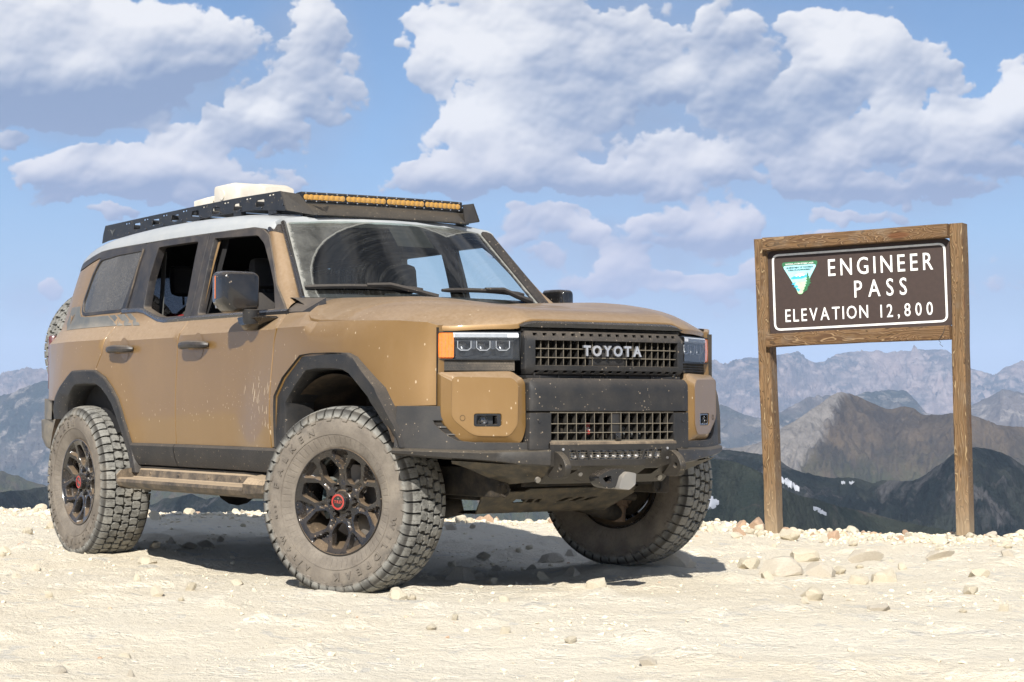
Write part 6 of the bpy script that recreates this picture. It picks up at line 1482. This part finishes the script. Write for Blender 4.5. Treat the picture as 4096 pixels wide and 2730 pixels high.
def m_mid(N, P, nz):
    # tan-brown alpine slope, scree on the peak's left flank with its lit paleness painted in, green low down
    s = N.new('ShaderNodeSeparateXYZ', ins={0: P}); x, y, z = s.outputs
    n1 = N.noise(P, .008, 6, .62); n2 = N.noise(P, .05, 5, .7); n3 = N.noise(N.mapping(P, (1, 1, .35)), .019, 6, .7)
    c = N.mix(N.ramp(n1, .35, .65), (.040, .031, .020), (.105, .078, .048))
    c = N.mix(N.math('MULTIPLY', N.ramp(z, -40, -190), N.ramp(n3, .3, .6)), c, (.045, .056, .018))
    c = N.mix(N.math('MULTIPLY', N.ramp(n2, .55, .75), .5), c, (.175, .135, .092))
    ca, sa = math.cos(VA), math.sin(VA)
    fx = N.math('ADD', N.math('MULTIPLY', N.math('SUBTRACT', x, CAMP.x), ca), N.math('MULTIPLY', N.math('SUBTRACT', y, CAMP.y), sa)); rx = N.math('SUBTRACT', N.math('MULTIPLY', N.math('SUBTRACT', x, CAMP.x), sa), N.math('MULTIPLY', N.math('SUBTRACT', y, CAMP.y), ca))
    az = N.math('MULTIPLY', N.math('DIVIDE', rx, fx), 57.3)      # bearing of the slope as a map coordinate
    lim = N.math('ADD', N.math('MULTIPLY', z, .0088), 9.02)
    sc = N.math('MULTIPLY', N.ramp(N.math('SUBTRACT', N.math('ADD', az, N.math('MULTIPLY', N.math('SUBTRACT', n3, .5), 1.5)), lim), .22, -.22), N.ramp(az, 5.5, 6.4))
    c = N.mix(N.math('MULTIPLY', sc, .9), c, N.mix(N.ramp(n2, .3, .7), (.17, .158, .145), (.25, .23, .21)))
    return N.mix(N.math('MULTIPLY', N.ramp(n3, .70, .76), .8), c, (.30, .24, .19))
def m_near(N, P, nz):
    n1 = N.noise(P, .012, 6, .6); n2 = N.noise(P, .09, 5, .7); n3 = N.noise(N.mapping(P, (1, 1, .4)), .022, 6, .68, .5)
    c = N.mix(N.ramp(n1, .42, .58), (.010, .016, .018), (.030, .037, .034)); c = N.mix(N.math('MULTIPLY', N.ramp(n3, .52, .66), .8), c, (.090, .088, .092))  # cloud shade over the ridge is put into these dark tones
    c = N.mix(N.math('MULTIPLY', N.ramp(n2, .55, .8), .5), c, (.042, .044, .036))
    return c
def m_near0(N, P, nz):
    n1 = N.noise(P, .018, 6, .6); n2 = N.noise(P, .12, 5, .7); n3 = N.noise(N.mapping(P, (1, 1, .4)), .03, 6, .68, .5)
    c = N.mix(N.ramp(n1, .42, .58), (.016, .024, .022), (.034, .041, .034)); c = N.mix(N.math('MULTIPLY', N.ramp(n3, .56, .66), .7), c, (.085, .072, .066))  # the slope's dark greens stand in for a cloud's shadow
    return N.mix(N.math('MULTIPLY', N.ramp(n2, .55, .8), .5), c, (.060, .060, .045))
def hills(name, ridge, D, D0, z0, mt, label, rel, fa, seed, jag=.05, na=900, nt=110, pw=1.0):
    az = np.linspace(-30, 30, na); ra = np.array([r[0] for r in ridge]); re_ = np.array([r[1] for r in ridge])
    el = np.interp(az, ra, re_); k = np.ones(5)/5; el = np.convolve(np.pad(el, 2, 'edge'), k, 'valid')*.6+el*.4
    el = el+np.where(np.abs(az) > 14.3, .35*fbm(az*.35, az*0+seed, 3, seed)*np.clip((np.abs(az)-14.3)/3, 0, 1), 0)
    el = el+jag*fbm(az*5.5, az*0+2.2, 5, seed+3, .62)
    t = np.concatenate([np.linspace(0, 1, nt), 1+np.linspace(0, 1, 14)[1:]*.5])
    A, T = np.meshgrid(np.radians(az), t, indexing='ij'); EL = np.repeat(el[:, None], len(t), 1)
    Dr = D*(1+.12*gn(az*.22, az*0+5, seed+5)); DD = D0+(Dr[:, None]-D0)*T
    zr = CAMP.z+np.repeat(Dr[:, None], len(t), 1)*np.tan(np.radians(EL))
    Tc = np.clip(T, 0, 1); Z = z0+(zr-z0)*(Tc**pw)
    Z = np.where(T > 1, zr-(T-1)*abs(D-D0)*.55, Z)
    ang = VA-A; X = CAMP.x+DD*np.cos(ang)/np.cos(A)*1.0; Y = CAMP.y+DD*np.sin(ang)/np.cos(A)
    wx = .55*gn(A*57.3*fa*.35, T*2.1, seed+9); sp = fbm(A*57.3*fa+wx+(1-T)*.9, T*5.0+seed, 6, seed+11, .62, True)
    sp2 = fbm(X/(D*.012), Y/(D*.012), 6, seed+21, .62); env = (1-Tc)**.55*np.minimum(1, Tc*4+.2)
    Z = Z+np.where(T <= 1, env*rel*(sp*.8+sp2*.9), sp2*rel*.1)
    o = grid_mesh(name, X, Y, Z, mt); tag(o, label, kind='structure'); GRIDS[name] = (A, T, X, Y, Z); return o
GRIDS = {}
M['snow'] = flat('old_snow', (.34, .36, .40), .7)
def snow(name_of, az0, el0, wa, we, ang, seed, label):
    A, T, X, Y, Z = GRIDS[name_of]; a = np.degrees(A); d = np.hypot(X-CAMP.x, Y-CAMP.y); e = np.degrees(np.arctan2(Z-CAMP.z, d))
    u = (a-az0)*math.cos(ang)+(e-el0)*math.sin(ang); v = -(a-az0)*math.sin(ang)+(e-el0)*math.cos(ang)
    m = (np.hypot(u/wa, v/we)+.22*fbm(a*5, e*7, 3, seed) < 1) & (T <= 1); n0, n1 = A.shape; I = np.arange(n0*n1).reshape(n0, n1)
    k = m[:-1, :-1] & m[1:, :-1] & m[1:, 1:] & m[:-1, 1:]; q = np.stack([I[:-1, :-1], I[1:, :-1], I[1:, 1:], I[:-1, 1:]], -1)[k]
    if not len(q): return
    ids = np.unique(q); mp = np.zeros(n0*n1, int); mp[ids] = np.arange(len(ids)); P = np.stack([X.ravel()[ids], Y.ravel()[ids], Z.ravel()[ids]+.8], 1); L = len(ids); Q = mp[q]
    ed = {}
    for f in Q.tolist():
        for i in range(4):
            e1 = (f[i], f[(i+1) % 4]); ed[e1] = 1
    bd = [e1 for e1 in ed if (e1[1], e1[0]) not in ed]; V = P.tolist()+(P-[0, 0, 2.5]).tolist()
    mb = MB(); mb.add(V, Q.tolist()+[(b_, a_, a_+L, b_+L) for a_, b_ in bd]); tag(mb.build('snow_patch', M['snow'], None, 40), label, 'snow patch', 'old snow patches on the dark ridge')
hills('far_mountain_range', RIDGE_L4, 14500, 12300, -900, hill_mat('far_range_rock', m_far), 'hazy blue and lilac mountain range on the horizon', 480, .9, 3, .035, na=1200, nt=130, pw=1.0)
hills('blue_ridges', RIDGE_L3, 8200, 6900, -700, hill_mat('blue_ridge_slopes', m_l3), 'hazy blue lower ridges below the far range', 220, 1.0, 31, .05)
hills('brown_mountain', RIDGE_L2, 3900, 2950, -520, hill_mat('brown_alpine_slope', m_mid), 'brown conical mountain with a scree flank painted pale as lit behind the sign', 95, 1.6, 57, .022, na=1300, nt=150, pw=.95)
hills('dark_ridge', RIDGE_L1, 1500, 1130, -190, hill_mat('dark_shaded_tundra', m_near), 'mountain ridge beyond the pass with cloud shade painted into its dark green', 30, 1.7, 83, .02, na=1700, nt=170)
hills('near_slope', RIDGE_L0, 900, 690, -150, hill_mat('dark_green_near_slope', m_near0), 'nearer slope painted dark green for cloud shade dropping away right below the ridge', 9, 1.9, 91, .015, na=1500, nt=150)
snow('dark_ridge', 7.60, -2.12, .36, .11, -.55, 5, 'white wedge of old snow just right of the left sign post')
snow('near_slope', 5.30, -2.70, .42, .20, .1, 9, 'big rounded old snow patch beside the far front tyre')
snow('dark_ridge', 9.15, -2.10, .28, .05, .05, 12, 'thin flat streak of old snow high on the ridge between the posts')
snow('near_slope', 8.42, -2.86, .32, .06, -.45, 15, 'narrow slanting snow streak low on the near slope between the posts')

# ================================================================ the sign
r2 = Vector((math.cos(.4838)*math.cos(.033), math.sin(.4838)*math.cos(.033), math.sin(.033))); nrm = Vector((math.sin(.4838), -math.cos(.4838), 0)); u2 = r2.cross(-nrm).normalized()
sgn = empty('wooden_sign'); mm = Matrix((r2, -nrm, u2)).transposed().to_4x4(); C0 = Vector((-1.9458, 4.2350, 1.6723)); mm.translation = C0-u2*1.70; sgn.matrix_world = mm
tag(sgn, 'brown engineer pass elevation sign framed by weathered wooden posts', 'sign')
ZC = 1.70
def timber(name, a, b, wx, wy, m, seed, n=44, ax='z', taper=0, ch=.008):
    """irregular sawn timber from a to b (local), cross-section wx by wy"""
    a, b = Vector(a), Vector(b); L = (b-a).length; t = (b-a).normalized(); e1 = Vector((1, 0, 0)) if ax == 'z' else Vector((0, 0, 1)); e2 = Vector((0, 1, 0))
    mb = MB(); rings = []; base = roundc([(-wx/2, -wy/2), (wx/2, -wy/2), (wx/2, wy/2), (-wx/2, wy/2)], ch, 2); base = dense(base, .022)
    for k in range(n+1):
        f = k/n; c = a+t*(L*f); ring = []
        for i, (p, q) in enumerate(base):
            nz = mnoise.noise(Vector((p*9, q*9, f*L*4.2+seed*5))); n2 = mnoise.noise(Vector((p*60, q*60, f*L*2.2+seed))); n3 = mnoise.noise(Vector((seed, f*L*1.3, .3)))
            s = 1+.060*nz+.035*n2; ring.append(c+e1*(p*s+.006*n3)+e2*(q*s))
        rings.append(ring)
    mb.loft(rings, closed=True, caps=True); return mb.build(name, m, sgn, 60)
timber('post', (-.672, .07, -.10), (-.691, .07, ZC+.378), .088, .135, M['post_wood'], 1)
timber('post', (.656, .07, -.16), (.694, .07, ZC+.385), .088, .135, M['post_wood'], 5)
timber('rail', (-.650, -.012, ZC+.333), (.648, -.012, ZC+.336), .092, .075, M['rail_wood'], 9, ax='x')
timber('rail', (-.648, -.012, ZC-.330), (.640, -.012, ZC-.334), .092, .075, M['rail_wood'], 14, ax='x')
def SP(u, v, d): return Vector((u, .030+d, ZC+v))
bp = roundc([(-.645, -.296), (.645, -.296), (.645, .292), (-.645, .292)], .05, 6)
sp_ = panel('sign_panel', bp, SP, (M['brown'], M['brown']), sgn, .012, step=.2, gap=0, bev=.001, flip=False)
bo = roundc([(-.612, -.264), (.612, -.264), (.612, .264), (-.612, .264)], .050, 8); bi = offset(bo, .0135)
panel('border', bo, lambda u, v, d: SP(u, v, d-.0035), (M['white'],), sp_, .0034, holes=[bi[::-1]], step=.3, gap=0, back=False, bev=.0004)
for txt, u0, u1, v0, h in (('ENGINEER', -.207, .524, .091, .114), ('PASS', -.027, .339, -.066, .114), ('ELEVATION', -.527, .064, -.207, .086), ('12,800', .151, .511, -.211, .086)):
    textrow(txt, u0, u1, v0, h, lambda u, v, d: SP(u, v, d), 'letter', M['white'], sp_, thick=.004, bold=.004, wscale=h/.729*.80)
# emblem: layered flat shapes
mb = MB(); lay = [0]
EM = [M['e_green'], M['e_sky'], M['e_blue'], M['white'], M['e_hill'], M['e_meadow'], M['e_text']]
def shape(P, mi):
    lay[0] += 1
    if area(P) < 0: P = P[::-1]
    V2, T, bd = sheet(P, [], 1.0); z = -.0006-.0004*lay[0]; V = [SP(u, v, z) for u, v in V2]; n = len(V); V += [SP(u, v, z+.0003) for u, v in V2]
    mb.add(V, T+[(b, a, a+n, b+n) for a, b in bd], mi)
T0 = roundc([(-.552, .205), (-.272, .205), (-.413, -.040)], .036, 6); shape(T0, 0)
T1 = roundc([(-.538, .180), (-.287, .180), (-.4125, -.030)], .026, 6); shape(T1, 1)
def yl(v): f = (v+.030)/.210; return -.4125-.1255*f+.006, -.4125+.1255*f-.006
a, b = yl(.098); c, d = yl(.085)
shape([(c, .085), (d, .085), (d+.004, .100), (-.375, .112), (-.395, .118), (-.430, .118), (-.455, .105), (a+.004, .095)], 2)
shape([(-.452, .108), (-.432, .119), (-.398, .119), (-.375, .112), (-.385, .103), (-.398, .108), (-.412, .098), (-.424, .107), (-.438, .101)], 3)
c, d = yl(.055)
shape([(c+.001, .070), (-.485, .090), (-.455, .082), (-.43, .072), (-.40, .085), (-.37, .094), (-.335, .090), (d, .070), (d-.004, .055), (c+.006, .055)], 4)
c, d = yl(.066); shape([(c+.002, .066), (-.43, .060), (d-.002, .066), (-.395, -.014), (-.404, -.019), (-.421, -.019), (-.430, -.014)], 5)
shape([(-.455, .062), (-.438, .060), (-.455, .050), (-.425, .035), (-.440, .022), (-.412, .012), (-.425, -.004), (-.445, .018), (-.420, .020), (-.462, .032), (-.440, .040), (-.475, .050)], 2)
tr = [(-.356, .128)]
for k in range(7): tr += [(-.350+.004*k+.002, .112-.020*k), (-.353+.001*k, .110-.020*k)]
tr += [(-.352, -.012)] ; lt = []
for k in range(7): lt += [(-.362-.0045*k-.002, .110-.020*k), (-.359-.001*k, .108-.020*k)]
trl = [(x, v) for x, v in tr if x < yl(max(v, -.02))[1]+.004 or True]
shape([(-.356, .128), (-.350, .112), (-.353, .108), (-.342, .092), (-.350, .088), (-.334, .070), (-.346, .066), (-.332, .052), (-.347, .046), (-.345, .034), (-.357, .030), (-.362, .006), (-.395, -.012), (-.390, .000), (-.395, .004), (-.372, .016), (-.385, .024), (-.366, .034), (-.378, .044), (-.362, .052), (-.374, .060), (-.360, .066), (-.368, .078), (-.359, .084), (-.366, .094), (-.359, .098), (-.362, .110)], 0)
emb = mb.build('emblem', EM, sp_, 30, recalc=False)
for txt, u0, u1, v0, h, mt in (('NATIONAL SYSTEM OF PUBLIC LANDS', -.514, -.311, .185, .010, 'white'), ('U.S. DEPARTMENT OF THE INTERIOR', -.511, -.314, .159, .011, 'e_text'), ('BUREAU OF LAND MANAGEMENT', -.494, -.331, .143, .010, 'e_text')):
    textrow(txt, u0, u1, v0, h, lambda u, v, d: SP(u, v, d-.0045), 'emblem_lettering', M[mt], sp_, thick=.0005, sep=False, bold=.01, wscale=.0115 if False else None)
mb = MB(); mb.tube([(.615, -.055, ZC-.30), (.60, -.057, ZC-.34), (.575, -.06, ZC-.375), (.568, -.052, ZC-.39), (.578, -.05, ZC-.40), (.572, -.05, ZC-.412), (.592, -.05, ZC-.43)], .0016, 5); mb.build('wire', M['wire'], sgn)
mb = MB(); 
for f in (0, 1, 2, 3, 4, 5, 6, 7): pass
mb.tube([(.60, -.02, .03), (.66, -.03, .02), (.72, -.02, .03), (.74, .02, .05)], .003, 5); mb.build('wire', M['wire'], sgn)
# ================================================================ air
mb = MB(); mb.box((-9000, 4500, -1150), (42000, 42000, 4300)); hz = mb.build('haze', bpy.data.materials.new('haze_air'), angle=30)
hm = hz.data.materials[0]; hm.use_nodes = True; t = hm.node_tree; t.nodes.clear(); vo = t.nodes.new('ShaderNodeVolumePrincipled'); ou = t.nodes.new('ShaderNodeOutputMaterial'); t.links.new(vo.outputs[0], ou.inputs['Volume'])
vo.inputs['Color'].default_value = (.62, .76, 1.0, 1); vo.inputs['Density'].default_value = HAZE; vo.inputs['Anisotropy'].default_value = 0.0
tag(hz, 'thin blue haze filling the air over the mountains', kind='stuff')
